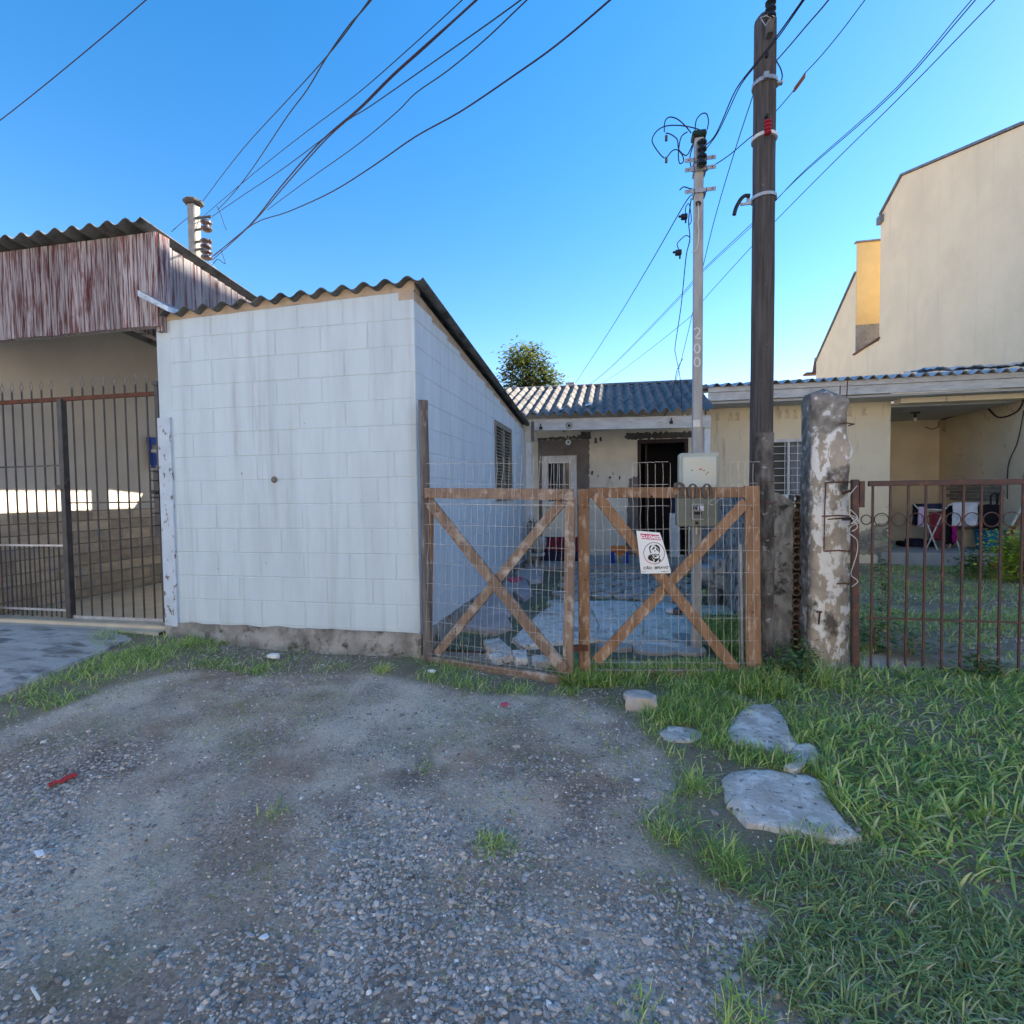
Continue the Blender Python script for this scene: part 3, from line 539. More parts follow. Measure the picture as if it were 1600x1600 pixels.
# ------------------------------------------------------------------ white block shed
SX0, SX1, SY0, SY1 = -3.80, -1.48, 3.72, 8.56
shed = thing('block_shed', 'white painted concrete block shed with corrugated roof left of the wooden gate', 'shed', (-2.64, 5.4, 0))
def shz(y): return 2.845 - .092*(y-3.72)          # roof line at the wall
fw = MB().quadbox([(SX0,SY0+.006,.17),(SX1-.006,SY0+.006,.17),(SX1-.006,SY0+.14,.17),(SX0,SY0+.14,.17),(SX0,SY0+.006,2.752),(SX1-.006,SY0+.006,2.815),(SX1-.006,SY0+.14,2.80),(SX0,SY0+.14,2.74)]).build('front_wall', MT['shed'], shed)
SW0, SW1, SWZ0, SWZ1 = 6.36, 7.42, 1.22, 2.20      # shuttered window in the side wall
mb = MB()
def zt(y): return shz(y)-.07
holes = [(SW0, SW1, SWZ0, SWZ1)]
wallrects(mb, SY0+.14, SY1, .14, 2.24, holes, lambda a,b,c,d: mb.box(SX1-.14, SX1-.006, a, b, c, d))
ya, yb_ = SY0+.14, SY1
mb.quadbox([(SX1-.14,ya,2.24),(SX1-.006,ya,2.24),(SX1-.006,yb_,2.24),(SX1-.14,yb_,2.24),(SX1-.14,ya,zt(ya)),(SX1-.006,ya,zt(ya)),(SX1-.006,yb_,zt(yb_)),(SX1-.14,yb_,zt(yb_))])
sw = mb.build('side_wall', MT['shed'], shed)
MB().quadbox([(SX0,SY0+.14,0),(SX0+.14,SY0+.14,0),(SX0+.14,SY1,0),(SX0,SY1,0),(SX0,SY0+.14,zt(SY0)),(SX0+.14,SY0+.14,zt(SY0)),(SX0+.14,SY1,zt(SY1)),(SX0,SY1,zt(SY1))]).build('left_wall', MT['shed'], shed)
MB().box(SX0+.14, SX1-.14, SY1-.14, SY1, 0, zt(SY1)).build('rear_wall', MT['shed'], shed)
def blockmesh(L, Hh, name):
    # face towards -Y, 6 mm proud, soft uneven rim
    mb = MB(); e = .006; d = .0032
    o = [(0,0,0),(L,0,0),(L,0,Hh),(0,0,Hh)]; i_ = [(e,-d,e),(L-e,-d,e),(L-e,-d,Hh-e),(e,-d,Hh-e)]
    mb.v += o + i_; mb.f += [(0,1,5,4),(1,2,6,5),(2,3,7,6),(3,0,4,7),(4,5,6,7)]
    me = mb.mesh(name); me.materials.append(MT['shed']); return me
BH = .196
bm_cache = {}
def bmesh_(L, Hh=BH):
    k = (round(L,3), round(Hh,3))
    if k not in bm_cache: bm_cache[k] = blockmesh(L, Hh, 'block')
    return bm_cache[k]
def courses(parent, a0, a1, orient, ztop, holes=(), z0=.2, n=14):
    for c in range(n):
        z = z0 + .2*c; off = -.2 if c % 2 else 0.; a = a0 + off + (.06 if c == 5 else 0)
        while a < a1 - .02:
            s, e = max(a, a0), min(a+.4, a1); a += .4
            if e - s < .05: continue
            segs = [(s, e)]
            for h in holes:
                if h[2]-.19 < z < h[3]-.01:
                    segs = [x for (p, q) in segs for x in ((p, min(q, h[0])), (max(p, h[1]), q)) if x[1]-x[0] > .04]
            for p, q in segs:
                top = min(ztop(p), ztop(q)); hh = min(BH, top - z)
                if hh < .06: continue
                me = bmesh_(round((q-p-.0055)/.01)*.01 if False else q-p-.004, hh)
                j = random.uniform(-.0015, .0015)
                if orient == 'F': place('block', me, parent, (p+.0028, SY0+.0042+random.uniform(0,.0016), z+.0028))
                else: place('block', me, parent, (SX1-.0042-random.uniform(0,.0016), p+.0028, z+.0028), (0,0,math.pi/2))
courses(fw, SX0+.13, SX1, 'F', lambda a: 2.75+.06*(a-SX0)/(SX1-SX0))
courses(sw, SY0, SY1, 'S', lambda y: shz(y)-.07, holes)
# plinth with ragged foot, pilaster strip, mortar under the sheets
mb = MB()
mb.grid(lambda u, v: (SX0+u*(SX1-SX0+.012), SY0-.012-.012*ns((u*9,v*3,1))-(.02*(1-v)), -.06+v*(.25+.012*ns((u*14,0,4)))), 60, 8); mb.grid(lambda u, v: (SX0+u*(SX1-SX0+.012), SY0-.012-.012*ns((u*9,3,1))+v*.03, .19+.012*ns((u*14,0,4))), 60, 1)
mb.grid(lambda u, v: (SX1+.012+.012*ns((u*18,v*3,7))+.02*(1-v), SY0-.012+u*(SY1-SY0), -.06+v*(.235-.06*u+.012*ns((u*30,0,9)))), 100, 8); mb.grid(lambda u, v: (SX1+.012+.012*ns((u*18,3,7))-v*.03, SY0-.012+u*(SY1-SY0), .175-.06*u+.012*ns((u*30,0,9))), 100, 1)
mb.build('plinth', MT['plinth'], shed, smooth=True)
mb = MB(); mb.grid(lambda u, v: (SX0-.004+u*.125, SY0-.016-.004*ns((u*8,v*30,2)), .16+v*1.78), 4, 30); mb.grid(lambda u, v: (SX0+.121+.001*ns((0,v*20,1)), SY0-.016-.004*ns((8,v*30,2))+u*.03, .16+v*1.78), 1, 30); mb.box(SX0-.003,SX0+.12,SY0-.012,SY0+.01,1.9,1.945)
mb.build('render_strip', mat('flaking_white_strip', (.58,.67,.76), (.50,.58,.66), sc=6, c3=(.20,.18,.16), s3=26, t3=.61, w3=.02, st3=(1,1,.5), c4=(.36,.31,.26), s4=5, t4=.71, w4=.015, rough=.95, bump=.6, bs=60), shed)
mb = MB()     # mortar under the front waves
wx0, wx1 = SX0+.06, SX1+.005
n_ = 150; top = []; bot = []
PH = -2*math.pi*((-3.632)-(SX0+.02))/.177         # crest position seen at the front edge
for i in range(n_+1):
    xx = wx0+(wx1-wx0)*i/n_; zc = shz(SY0)+.075*(xx-SX0)/2.32-.045 + .025*math.cos(2*math.pi*(xx-(SX0+.02))/.177+PH) - .008
    top.append((xx, SY0+.002, zc)); bot.append((xx, SY0+.002, 2.752+.063*(xx-SX0)/2.32-.006*ns((xx*5,0,0))))
for i in range(n_):
    if top[i][2] <= bot[i][2]+.002: continue
    mb.quadbox([bot[i], bot[i+1], (bot[i+1][0],SY0+.12,bot[i+1][2]), (bot[i][0],SY0+.12,bot[i][2]), top[i], top[i+1], (top[i+1][0],SY0+.12,top[i+1][2]), (top[i][0],SY0+.12,top[i][2])])
mb.build('mortar_fill', MT['mortar'], shed)
mb = MB().prism([(SX1-.004,SY0+.0,zt(SY0)-.03),(SX1-.004,SY1,zt(SY1)-.03),(SX1-.004,SY1,zt(SY1)+.035),(SX1-.004,SY0,zt(SY0)+.055)],(-.12,0,0)).build('side_mortar_fill', MT['mortar'], shed)
# roof sheets (two rows)
side = .075/2.32
for y0, y1, lift, xa in ((3.66, 6.2, 0, SX0+.02), (6.1, 8.66, -.006, SX0+.02)):
    corr((xa, y0, shz(y0)+.0-.045+lift), (1,0,side), (0, y1-y0, shz(y1)-shz(y0)), 2.40, phase=PH, nv=4, wob=.006).build('roof_sheet', MT['fibro'], shed, smooth='auto')
mb = MB().tube([(-2.714,SY0-.012,1.402),(-2.714,SY0+.06,1.402)], .017, 10); mb.torus((-2.714,SY0-.004,1.402), .022, .006, (1,0,0),(0,0,1), 14, 6)
mb.build('pipe_end', MT['grey'], shed)
# shutter
t_ = MB(); t_.box(SX1-.10, SX1+.012, SW0, SW0+.05, SWZ0, SWZ1).box(SX1-.10, SX1+.012, SW1-.05, SW1, SWZ0, SWZ1).box(SX1-.10, SX1+.012, SW0+.05, SW1-.05, SWZ1-.07, SWZ1).box(SX1-.10, SX1+.012, SW0+.05, SW1-.05, SWZ0, SWZ0+.06).box(SX1-.09, SX1+.008, (SW0+SW1)/2-.045, (SW0+SW1)/2+.045, SWZ0+.06, SWZ1-.07)
sh = t_.build('shutter', MT['shutter'], shed, bevel=.004)
me = MB().quadbox([(-.025,0,-.022),(.015,0,0.006),(.015,.385,.006),(-.025,.385,-.022),(-.025,0,-.016),(.015,0,.012),(.015,.385,.012),(-.025,.385,-.016)]).mesh('slat')
me = MB().quadbox([(.014,0,-.020),(-.028,0,.010),(-.028,.385,.010),(.014,.385,-.020),(.014,0,-.012),(-.028,0,.018),(-.028,.385,.018),(.014,.385,-.012)][::1]).mesh('slat'); me.materials.append(MT['shutter'])
for hy in (SW0+.055, (SW0+SW1)/2+.05):
    for i in range(20): place('slat', me, sh, (SX1-.012, hy+.02, SWZ0+.085+i*.0425))
MB().box(SX1-.13, SX1-.11, SW0, SW1, SWZ0, SWZ1).build('shutter_back', MT['dark'], shed)
MB().box(SX1-.02, SX1+.03, SW0-.02, SW1+.02, SWZ0-.05, SWZ0-.004).build('window_sill', MT['conc'], shed, bevel=.005)
MB().quadbox([(SX0-.04,3.60,2.93),(SX0+.25,3.60,2.78),(SX0+.25,3.75,2.79),(SX0-.04,3.75,2.94),(SX0-.04,3.60,2.98),(SX0+.25,3.60,2.82),(SX0+.25,3.75,2.83),(SX0-.04,3.75,2.99)]).build('roof_flashing', MT['foil'], shed)

# ------------------------------------------------------------------ carport at the left
cp = thing('carport', 'open carport with weathered red plank fascia and corrugated roof at the left', 'carport', (-4.95, 5.3, 0))
FY = 3.66
pw = .098; xx = -3.70; i = 0
while xx > -6.2:
    wdt = pw*random.uniform(.85,1.15); zb = 2.698+random.uniform(-.006,.006); ztp = 3.465
    MB().box(xx-wdt+.004, xx-.003 if i != 2 else xx-.011, FY-random.uniform(0,.004), FY+.022, zb, ztp).build('plank', MT['redwood'], cp, bevel=.002)
    xx -= wdt; i += 1
MB().box(-6.2, -3.70, FY+.0225, FY+.07, 2.70, 2.80).box(-6.2, -3.70, FY+.0225, FY+.07, 3.34, 3.44).build('fascia_batten', MT['greywood'], cp)
MB().box(-3.76,-3.69,FY+.024,FY+.12,2.66,3.46).build('corner_post', MT['redwood'], cp)
def cpz(y): return 3.475 - .10*(y-3.66)
yy = FY+.13; i = 0
GAPY0, GAPY1 = 5.18, 6.2  # unseen plank gaps, shaped to let sun patches onto the carport wall
while yy < 6.38:
    wdt = .10*random.uniform(.8,1.2); zt_ = cpz(yy+wdt/2)-.02
    low = shz(yy)-.10
    def pl(za, zb): MB().box(-3.795-random.uniform(0,.004), -3.77, yy+.003, yy+wdt-.003, za, zb).build('plank', MT['greywood'], cp, bevel=.002)
    zs_ = 3.26-.11*(yy-GAPY0)
    if GAPY0 <= yy < GAPY1: pl(low, 2.84); pl(3.075, zs_); pl(zs_+.04, zt_)
    else: pl(low, zt_)
    yy += wdt; i += 1
MB().quadbox([(-3.84,FY,cpz(FY)-.13),(-3.797,FY,cpz(FY)-.13),(-3.797,7.0,cpz(7.0)-.13),(-3.84,7.0,cpz(7.0)-.13),(-3.84,FY,cpz(FY)-.01),(-3.797,FY,cpz(FY)-.01),(-3.797,7.0,cpz(7.0)-.01),(-3.84,7.0,cpz(7.0)-.01)]).build('rake_board', MT['redwood'], cp)
PC = -2*math.pi*(oY(232,350,3.6).x - (-6.25))/.177
for y0, y1, l in ((3.55, 5.4, 0), (5.3, 7.1, -.006)):
    corr((-6.25, y0, cpz(y0)+.035+l), (1,0,0), (0, y1-y0, cpz(y1)-cpz(y0)), 2.52, phase=PC, nv=3, wob=.006).build('roof_sheet', MT['fibro'], cp, smooth='auto')
# rear part of the roof seen over the shed
MB().box(-6.14, -6.0, 3.75, 8.6, 0, 3.40).build('side_wall', MT['cwall'], cp)
lw = MB().box(-5.998, -5.984, 3.80, 8.6, .10, 1.128).build('cladding', MT['grey'], cp)
zc = .13; r_ = 0
while zc < 1.11:
    hh = [.105,.15,.12,.135,.115,.14,.12,.13][r_ % 8]; hh = min(hh, 1.125-zc); y_ = 3.80 - random.uniform(0,.3)
    while y_ < 6.4:
        ln = random.uniform(.28,.62); a = max(y_, 3.80); b = min(y_+ln, 6.4)
        if b-a > .05: MB().box(-5.9835, -5.974+random.uniform(-.004,.006), a+.003, b-.003, zc+.004, zc+hh-.005).build('cladding_stone', MT['stone1'], cp, bevel=.003)
        y_ += ln
    zc += hh; r_ += 1
MB().quadbox([(-5.27,3.74,3.24),(-5.17,3.74,3.24),(-5.17,7.0,2.93),(-5.27,7.0,2.93),(-5.27,3.74,3.38),(-5.17,3.74,3.38),(-5.17,7.0,3.07),(-5.27,7.0,3.07)]).build('rafter', MT['greywood'], cp); MB().quadbox([(-4.42,3.74,3.24),(-4.34,3.74,3.24),(-4.34,7.0,2.93),(-4.42,7.0,2.93),(-4.42,3.74,3.38),(-4.34,3.74,3.38),(-4.34,7.0,3.07),(-4.42,7.0,3.07)]).build('rafter', MT['greywood'], cp); MB().box(-3.80,-3.77,6.39,7.4,2.4,2.84).build('sun_trim_board', MT['greywood'], cp)  # last board added out of sight to trim the lower sun patch
MB().box(-4.6,-3.82,6.60,6.74,2.40,2.62).build('red_beam', mat('maroon_paint', (.09,.02,.02), (.07,.02,.02), sc=6, bump=.2), cp)
MB().box(-6.0, -3.81, 8.45, 8.6, 0, 2.1).build('rear_wall', MT['cwall'], cp)
# carport floor and apron
MB().box(-5.98, -3.803, 3.80, 8.44, -.1, .128).build('x', MT['cfloor'])
fl = bpy.data.objects['x']; fl.name = 'carport_floor'; tag(fl, 'beige tiled floor inside the carport', 'floor', kind='structure')
me = MB().box(0,.196,0,.196,0,.004).mesh('floor_tile'); me.materials.append(mat('beige_floor_tile', (.52,.45,.33), (.44,.38,.28), sc=7, rough=.5, bump=.05, rnd=.06))
for i in range(10):
    for j in range(14): place('floor_tile', me, fl, (-5.96+i*.2+.1*((j%2)) if i < 10 else 0, 3.82+j*.2, .1285))
mb = MB(); mb.grid(lambda u, v: (-6.2+u*2.33, 3.70+v*.13+.01*ns((u*7,v,0)), .10+.002*ns((u*30,v*6,2))), 40, 3); mb.grid(lambda u, v: (-6.2+u*2.33, 3.70+.01*ns((u*7,0,0))-.004*v, .10-.13*v), 40, 2, flip=True)
tag(mb.build('kerb', MT['cfloor'], smooth='auto'), 'worn beige threshold kerb under the carport gate', 'kerb', kind='structure')
AP = [oZ(a, b, .06) for a, b in [(-420,985),(0,976),(150,986),(205,1003),(150,1026),(60,1058),(0,1080),(-250,1150),(-520,1120)]]
mb = MB(); c_ = sum(AP, Vector())/len(AP); n = len(AP)*6; out = []
for i, p in enumerate(AP):
    q = AP[(i+1)%len(AP)]
    for f in range(6): r_ = p.lerp(q, f/6); out.append(r_+Vector((.03*ns(r_*5),.03*ns(r_*5+Vector((9,0,0))),0)))
for s in (1.02, 1., .9, .75, .55, .3, .1):
    for p in out:
        q = c_+(p-c_)*s; mb.v.append((q.x, min(q.y, 3.70), gz1(q.x,q.y) + (.022+.004*ns(q*3) if s < 1.01 else -.03)))
for r_ in range(6):
    for i in range(n): j=(i+1)%n; mb.f.append((r_*n+i, r_*n+j, (r_+1)*n+j, (r_+1)*n+i))
mb.f.append(tuple(6*n+i for i in range(n)))
tag(mb.build('concrete_apron', mat('worn_concrete_apron', (.54,.51,.46), (.38,.355,.32), sc=3, st=(1,2.5,1), c3=(.19,.175,.155), s3=3.2, t3=.56, w3=.06, st3=(1,2.2,1), c4=(.40,.40,.39), s4=2.2, t4=.64, w4=.06, rough=.9, bump=.7, bs=60), smooth='auto'), 'cracked dark-stained concrete apron before the carport gate', 'pavement', kind='structure')

# ------------------------------------------------------------------ carport gate
GY = 3.93
g = thing('carport_gate', 'dark iron bar gate with diamond finials closing the carport', 'gate', (-5.0, GY, .11))
XR, XM, XL = -4.02, -5.085, -6.02
MB().box(XR-.02, XR+.022, GY-.02, GY+.022, .10, 2.27).build('post', MT['irond'], g, bevel=.003)
MB().box(XM-.027, XM+.027, GY-.032, GY+.022, .115, 2.20).build('middle_post', MT['irond'], g, bevel=.003)
MB().box(XL, XR-.021, GY-.014, GY+.014, 2.185, 2.222).build('top_rail', MT['rust'], g, bevel=.002)
MB().box(XL, XM-.028, GY-.01, GY+.01, .195, .215).build('bottom_rail', MT['galv'], g); MB().box(XM+.028, XR-.021, GY-.012, GY+.012, .125, .16).build('bottom_rail', MT['galv'], g)
MB().box(XM+.028, XR-.021, GY-.006, GY+.006, 1.222, 1.236).build('middle_rail', MT['irond'], g); MB().box(XL, XM-.028, GY-.006, GY+.006, 1.575, 1.589).build('middle_rail', MT['irond'], g)
MB().box(XL, XM-.028, GY-.008, GY+.008, .815, .833).build('short_rail', MT['galv'], g)
bar = MB().tube([(0,0,.13),(0,0,2.30)], .0075, 6).mesh('bar'); bar.materials.append(MT['irond'])
sbar = MB().tube([(0,0,.14),(0,0,.815)], .006, 6).mesh('bar'); sbar.materials.append(MT['irond'])
fin = MB(); 
for s in (-1, 1): fin.tube([(0,0,2.285),(s*.020,0,2.335),(0,0,2.385)], .004, 5)
fin = fin.tube([(0,0,2.378),(0,0,2.405)], [.004,.001], 5).mesh('finial'); fin.materials.append(mat('grey_iron', (.22,.22,.225), rough=.5, bump=0))
bx = [XR-.118*(k+1) for k in range(8)] + [XM-.118*(k+1) for k in range(8)]
for x_ in bx:
    if x_ < XL or abs(x_-XM) < .04: continue
    o = place('bar', bar, g, (x_, GY, 0)); place('finial', fin, o, (x_, GY, 0))
x_ = XM-.06
while x_ > XL: 
    if min(abs(x_-b) for b in bx) > .03: place('bar', sbar, g, (x_, GY+.0, 0))
    x_ -= .059
MB().box(XM-.05,XM+.05,GY-.055,GY-.033,1.36,1.40).tube([(XM+.03,GY-.045,1.38),(XM+.075,GY-.05,1.42),(XM+.09,GY-.05,1.46)],.006,6).build('latch', MT['irond'], g)
MB().box(XR-.03,XR+.024,GY-.05,GY-.022,.90,1.52).build('lock_case', MT['irond'], g)
for z_ in (1.50,1.42,1.27,1.13,1.02): MB().tube([(XR+.0,GY-.05,z_),(XR+.03,GY-.10,z_),(XR+.085,GY-.19,z_)],.0055,6).build('hinge_pin', MT['irond'], g)
MB().tube([(XR+.0,GY-.05,1.315),(XR+.10,GY-.20,1.32)],.015,8).build('bolt', MT['irond'], g)
MB().box(-4.68,-4.60,GY-.08,GY-.02,.04,.123).build('stop', MT['rust'], g)
MB().box(XR-.03,XR+.03,GY-.03,GY+.03,2.272,2.31).build('post_cap', MT['irond'], g)
# blue sign / ladder seen at the edge
st = thing('folding_stool', 'bright blue folding stool hung on the wall inside the carport', 'stool', (-5.93,5.78,1.66))
for s_ in (5.70,5.90): MB().beam((-5.94,s_,1.66),(-5.97,s_-.03,2.06),.03,.035).build('leg', MT['bluesign'], st)
MB().box(-5.96,-5.91,5.68,5.93,1.86,1.90).build('seat', MT['white'], st); MB().box(-5.975,-5.925,5.69,5.90,1.70,1.845).build('panel', MT['bluesign'], st); MB().box(-5.985,-5.94,5.68,5.88,1.97,2.06).build('backrest', MT['bluesign'], st)
# ------------------------------------------------------------------ left utility pole behind the carport
LP = oY(305, 395, 7.3); LX = LP.x
lp = thing('utility_pole', 'square pale concrete utility pole with insulators rising behind the carport roof', 'utility pole', (LX, 7.3, 0))
q = oY(305, 320, 7.3); MB().box(LX-.07, LX+.07, 7.23, 7.37, 0, q.z).build('shaft', MT['concpole'], lp, bevel=.015)
MB().lathe([(.12,0),(.15,.02),(.15,.05),(.09,.09)], (LX,7.3,q.z+.002), 8).build('cap', MT['wetgrey'], lp)
def insul(parent, c, h, r, n, m): 
    pr = []; 
    for i in range(n): z = h*i/n; pr += [(r*.55, z), (r, z+h/n*.3), (r, z+h/n*.55), (r*.55, z+h/n*.8)]
    MB().lathe(pr, c, 12).build('insulator', m, parent, smooth='auto')
def lpp(px, py): return oY(px, py, 7.25)
for py, h in ((342,20),(372,34)):
    a = lpp(323, py+h); insul(lp, (a.x, 7.25, a.z), lpp(323,py).z-a.z, .085, 2 if h < 25 else 4, MT['porcelain'])
for py in (341,359,378,390): a = lpp(310,py); MB().box(a.x-.05, a.x+.24, 7.23, 7.26, a.z-.012, a.z+.012).build('bracket', MT['wetgrey'], lp)

# ------------------------------------------------------------------ wooden gate
LA, LB = (-1.455, 3.700), (-.285, 3.375)          # left leaf line on the ground
RA, RB = (-.245, 3.462), (.955, 3.672)            # right leaf line
def pl(px, py): return oL(px, py, LA, LB)
def pr(px, py): return oL(px, py, RA, RB)
def nrm(a, b): n = Vector((b[1]-a[1], a[0]-b[0], 0)).normalized(); return n      # towards the camera
NL, NR = nrm(LA, LB), nrm(RA, RB)
def board(name, f, N, p0, p1, wpx, th, off, m, parent):
    a, b = f(*p0), f(*p1); d = (b-a).normalized(); s = N.cross(d).normalized()
    dist = (a-CAMP).dot(CR @ Vector((0,0,-1))); w_ = wpx/800*dist
    o = MB(); c0, c1 = a+N*off, b+N*off
    k = 6
    prev = None; vs_ = []
    for i in range(k+1):
        t = i/k; c = c0.lerp(c1, t); j = .0025*ns(c*7); wv = w_*(1+.03*ns(c*5+Vector((3,0,0))))
        for sa, sb in ((-1,-1),(1,-1),(1,1),(-1,1)): o.v.append(tuple(c + s*(sa*wv/2+j) + N*(sb*th/2)))
    for i in range(k):
        for q in range(4): r_ = (q+1)%4; o.f.append((i*4+q, i*4+r_, (i+1)*4+r_, (i+1)*4+q))
    o.f.append((3,2,1,0)); o.f.append(tuple(k*4+q for q in range(4)))
    return o.build(name, m, parent, bevel=.004)
def wires_mesh(f, N, hl, vl, off, name, parent, r=.0016):
    mb = MB()
    for pts in hl+vl: mb.tube([f(*p)+N*(off+.004*ns((p[0]*.05,p[1]*.05,1))) for p in pts], r, 4)
    return mb.build(name, MT['wiremesh'], parent)
gl = thing('gate_leaf', 'left wooden gate leaf, sagging, with X brace and wire mesh', 'gate', (LA[0]*.5+LB[0]*.5, LA[1]*.5+LB[1]*.5, .02), 'wooden driveway gate leaves')
board('stile', pl, NL, (671,762), (668,1030), 13, .04, 0, MT['sawn'], gl)
board('stile', pl, NL, (892,770), (887,1058), 15, .04, 0, MT['sawng'], gl)
board('top_rail', pl, NL, (664,770), (899,773), 15.5, .028, .036, MT['sawng'], gl)
board('bottom_rail', pl, NL, (662,1028), (894,1062), 14, .03, .036, MT['sawng'], gl)
board('brace', pl, NL, (676,785), (885,1045), 17, .026, .035, MT['sawng'], gl)
b2 = board('brace', pl, NL, (878,784), (683,1022), 16, .024, .006, MT['sawng'], gl)
def jig(p0, p1, n, a, sd_): return [(p0[0]+(p1[0]-p0[0])*i/n + a*ns((i*.9+sd_*7.3, sd_, 0)), p0[1]+(p1[1]-p0[1])*i/n + a*.6*ns((sd_*3.1, i*.8, 5))) for i in range(n+1)]
hl = []; 
for i, (ya, yb2) in enumerate([(725,724),(756,757),(787,790),(819,824),(848,856),(878,891),(909,922),(938,957),(968,991),(998,1026),(1017,1048),(1024,1056)]):
    hl.append(jig((671 if i else 673, ya), (892 if i > 1 else 845, yb2 if i > 1 else ya), 14, 2.2, i))
hl[0] = jig((838,722),(896,724),5,1.5,30); hl[1] = jig((672,725),(816,725),8,1.5,33); hl.append(jig((672,756),(893,757),12,1.5,35)); hl.append(jig((671,787),(893,789),12,1.5,36))
vl = []
for i in range(24):
    xt = 679+i*9.4; y0_ = 714+4*ns((i*3.3,0,0)); xb = 672+i*9.35; 
    if 150 < i*9.4 < 156: continue
    vl.append(jig((xt, y0_), (xb, 1023+i*1.32+2), 16, 2.6, i+50))
wires_mesh(pl, NL, hl, vl, .054, 'wire_mesh', gl)
gr = thing('gate_leaf', 'right wooden gate leaf with X brace, wire mesh and number 200', 'gate', (RA[0]*.5+RB[0]*.5, RA[1]*.5+RB[1]*.5, .02), 'wooden driveway gate leaves')
board('stile', pr, NR, (910.5,764), (914,1062), 17, .045, 0, MT['sawn'], gr)
board('stile', pr, NR, (1174,759), (1177,1060), 21, .05, 0, MT['sawn'], gr)
board('top_rail', pr, NR, (919,770), (1164,769), 16.5, .028, .006, MT['sawn'], gr)
board('bottom_rail', pr, NR, (924,1052), (1166,1050), 13, .03, .006, MT['sawng'], gr)
board('brace', pr, NR, (929,772), (1147,1045), 17, .024, .032, MT['sawn'], gr)
board('brace', pr, NR, (1164,785), (931,1033), 17, .022, .006, MT['sawn'], gr)
board('gate_stop', pr, NR, (1160,850), (1163,1050), 4, .02, -.03, MT['galv'], gr)
hl = []
for i, (ya, yb2, xa, xb) in enumerate([(724,722,987,1040),(758,757,987,1041),(792,790,920,1041),(827,824,920,1180),(858,859,920,1180),(894,893,920,1180),(928,927,920,1180),(963,963,920,1180),(997,998,900,1178),(1031,1032,920,1178),(1043,1044,925,1178),(723,722,1135,1182),(756,755,1135,1178),(789,789,1120,1180)]):
    hl.append(jig((xa,ya),(xb,yb2),12,1.6,i+100))
vl = []
for i in range(22):
    xt = 928+i*11.6; y0_ = 725 if 985 < xt < 1045 or xt > 1130 else 766
    vl.append(jig((xt, y0_),(xt+2, 1056),16,2.4 if xt < 1050 else 1.4,i+140))
wires_mesh(pr, NR, hl, vl, .05, 'wire_mesh', gr)
MB().beam(pr(887,1010)+NR*.04, pr(917,1010)+NR*.04, .035, .02, (0,0,1)).tube([pr(911,1003)+NR*.055, pr(911,1030)+NR*.055], .004, 6).build('latch', MT['rust'], gr)
MB().tube(sm([pr(x_,y_)+NR*.06 for x_, y_ in [(1113,770),(1112,778),(1104,783),(1103,787),(1110,788),(1118,781),(1123,778)]]), .002, 5).build('tie_wire', MT['wiremesh'], gr)
for k, (a, b, s) in enumerate([(672,770,1),(886,770,-1)]):
    for j in range(6):
        mb = MB(); c = pl(a+random.uniform(-7,7), b+random.uniform(-7,12)); d = Vector((random.uniform(-1,1),0,random.uniform(-1,1))).normalized(); mb.tube([c+NL*.056-d*.012, c+NL*.064, c+NL*.056+d*.014], .0018, 4); mb.build('nail', MT['rust'], gl)
for (a, b) in [(689,798),(716,842),(772,908),(760,772),(802,777)]: 
    c = pl(a,b); MB().tube([c+NL*.049-Vector((.012,0,-.003)), c+NL*.058, c+NL*.049+Vector((.012,0,-.004))], .0022, 4).build('nail', MT['rust'], gl)
for (a, b) in [(1012,772),(1173,795),(1174,955),(913,792),(914,905)]:
    c = pr(a,b); MB().tube([c+NR*.026-Vector((.01,0,-.006)), c+NR*.036, c+NR*.026+Vector((.01,0,-.005))], .0025, 4).build('nail', MT['rust'], gr)
# house number 2 0 0
def digit(poly_outer, poly_inner, name):
    mb = MB(); n = len(poly_outer); e = NR*.008
    P = [pr(*p)+NR*.03 for p in poly_outer]
    if poly_inner is None: mb.prism(P, e)
    else:
        Q = [pr(*p)+NR*.03 for p in poly_inner]
        for L_, o in ((P, 0), (Q, 0)): pass
        b = 0; mb.v += [tuple(p) for p in P]+[tuple(p) for p in Q]+[tuple(p+e) for p in P]+[tuple(p+e) for p in Q]
        for i in range(n):
            j = (i+1)%n; mb.f += [(2*n+i,2*n+j,3*n+j,3*n+i),(i,2*n+i,2*n+j,j)[::-1],(n+i,n+j,3*n+j,3*n+i)[::-1],(i,n+i,n+j,j)]
    return mb.build(name, MT['digit'], gr, bevel=.0012)
def ell(cx, cy, rx, ry, n=28): return [(cx+rx*math.sin(2*math.pi*i/n), cy-ry*math.cos(2*math.pi*i/n)) for i in range(n)]
for cx in (1079.8, 1101.8): digit(ell(cx,767.8,8.4,12.2), ell(cx,767.8,3.9,10.2), 'house_number_digit')
st_ = [(1052.2,759.5,2.6),(1053.0,756.8,2.4),(1056.0,755.6,2.0),(1060.2,755.8,2.2),(1064.3,758.5,3.0),(1064.9,762.2,3.2),(1062.6,766.5,2.9),(1058.0,771.5,2.2),(1054.2,775.6,1.8),(1058.0,775.9,2.6),(1063.5,776.6,2.4),(1066.4,773.0,1.3)]
L_, R_ = [], []
for i, (a, b, w_) in enumerate(st_):
    a0, b0, _ = st_[max(i-1,0)]; a1, b1, _ = st_[min(i+1,len(st_)-1)]; d = math.hypot(a1-a0,b1-b0); nx_, ny_ = -(b1-b0)/d, (a1-a0)/d; L_.append((a+nx_*w_, b+ny_*w_)); R_.append((a-nx_*w_, b-ny_*w_))
mb = MB(); e = NR*.008
for l in (L_, R_):
    for p in l: mb.v.append(tuple(pr(*p)+NR*.03)); 
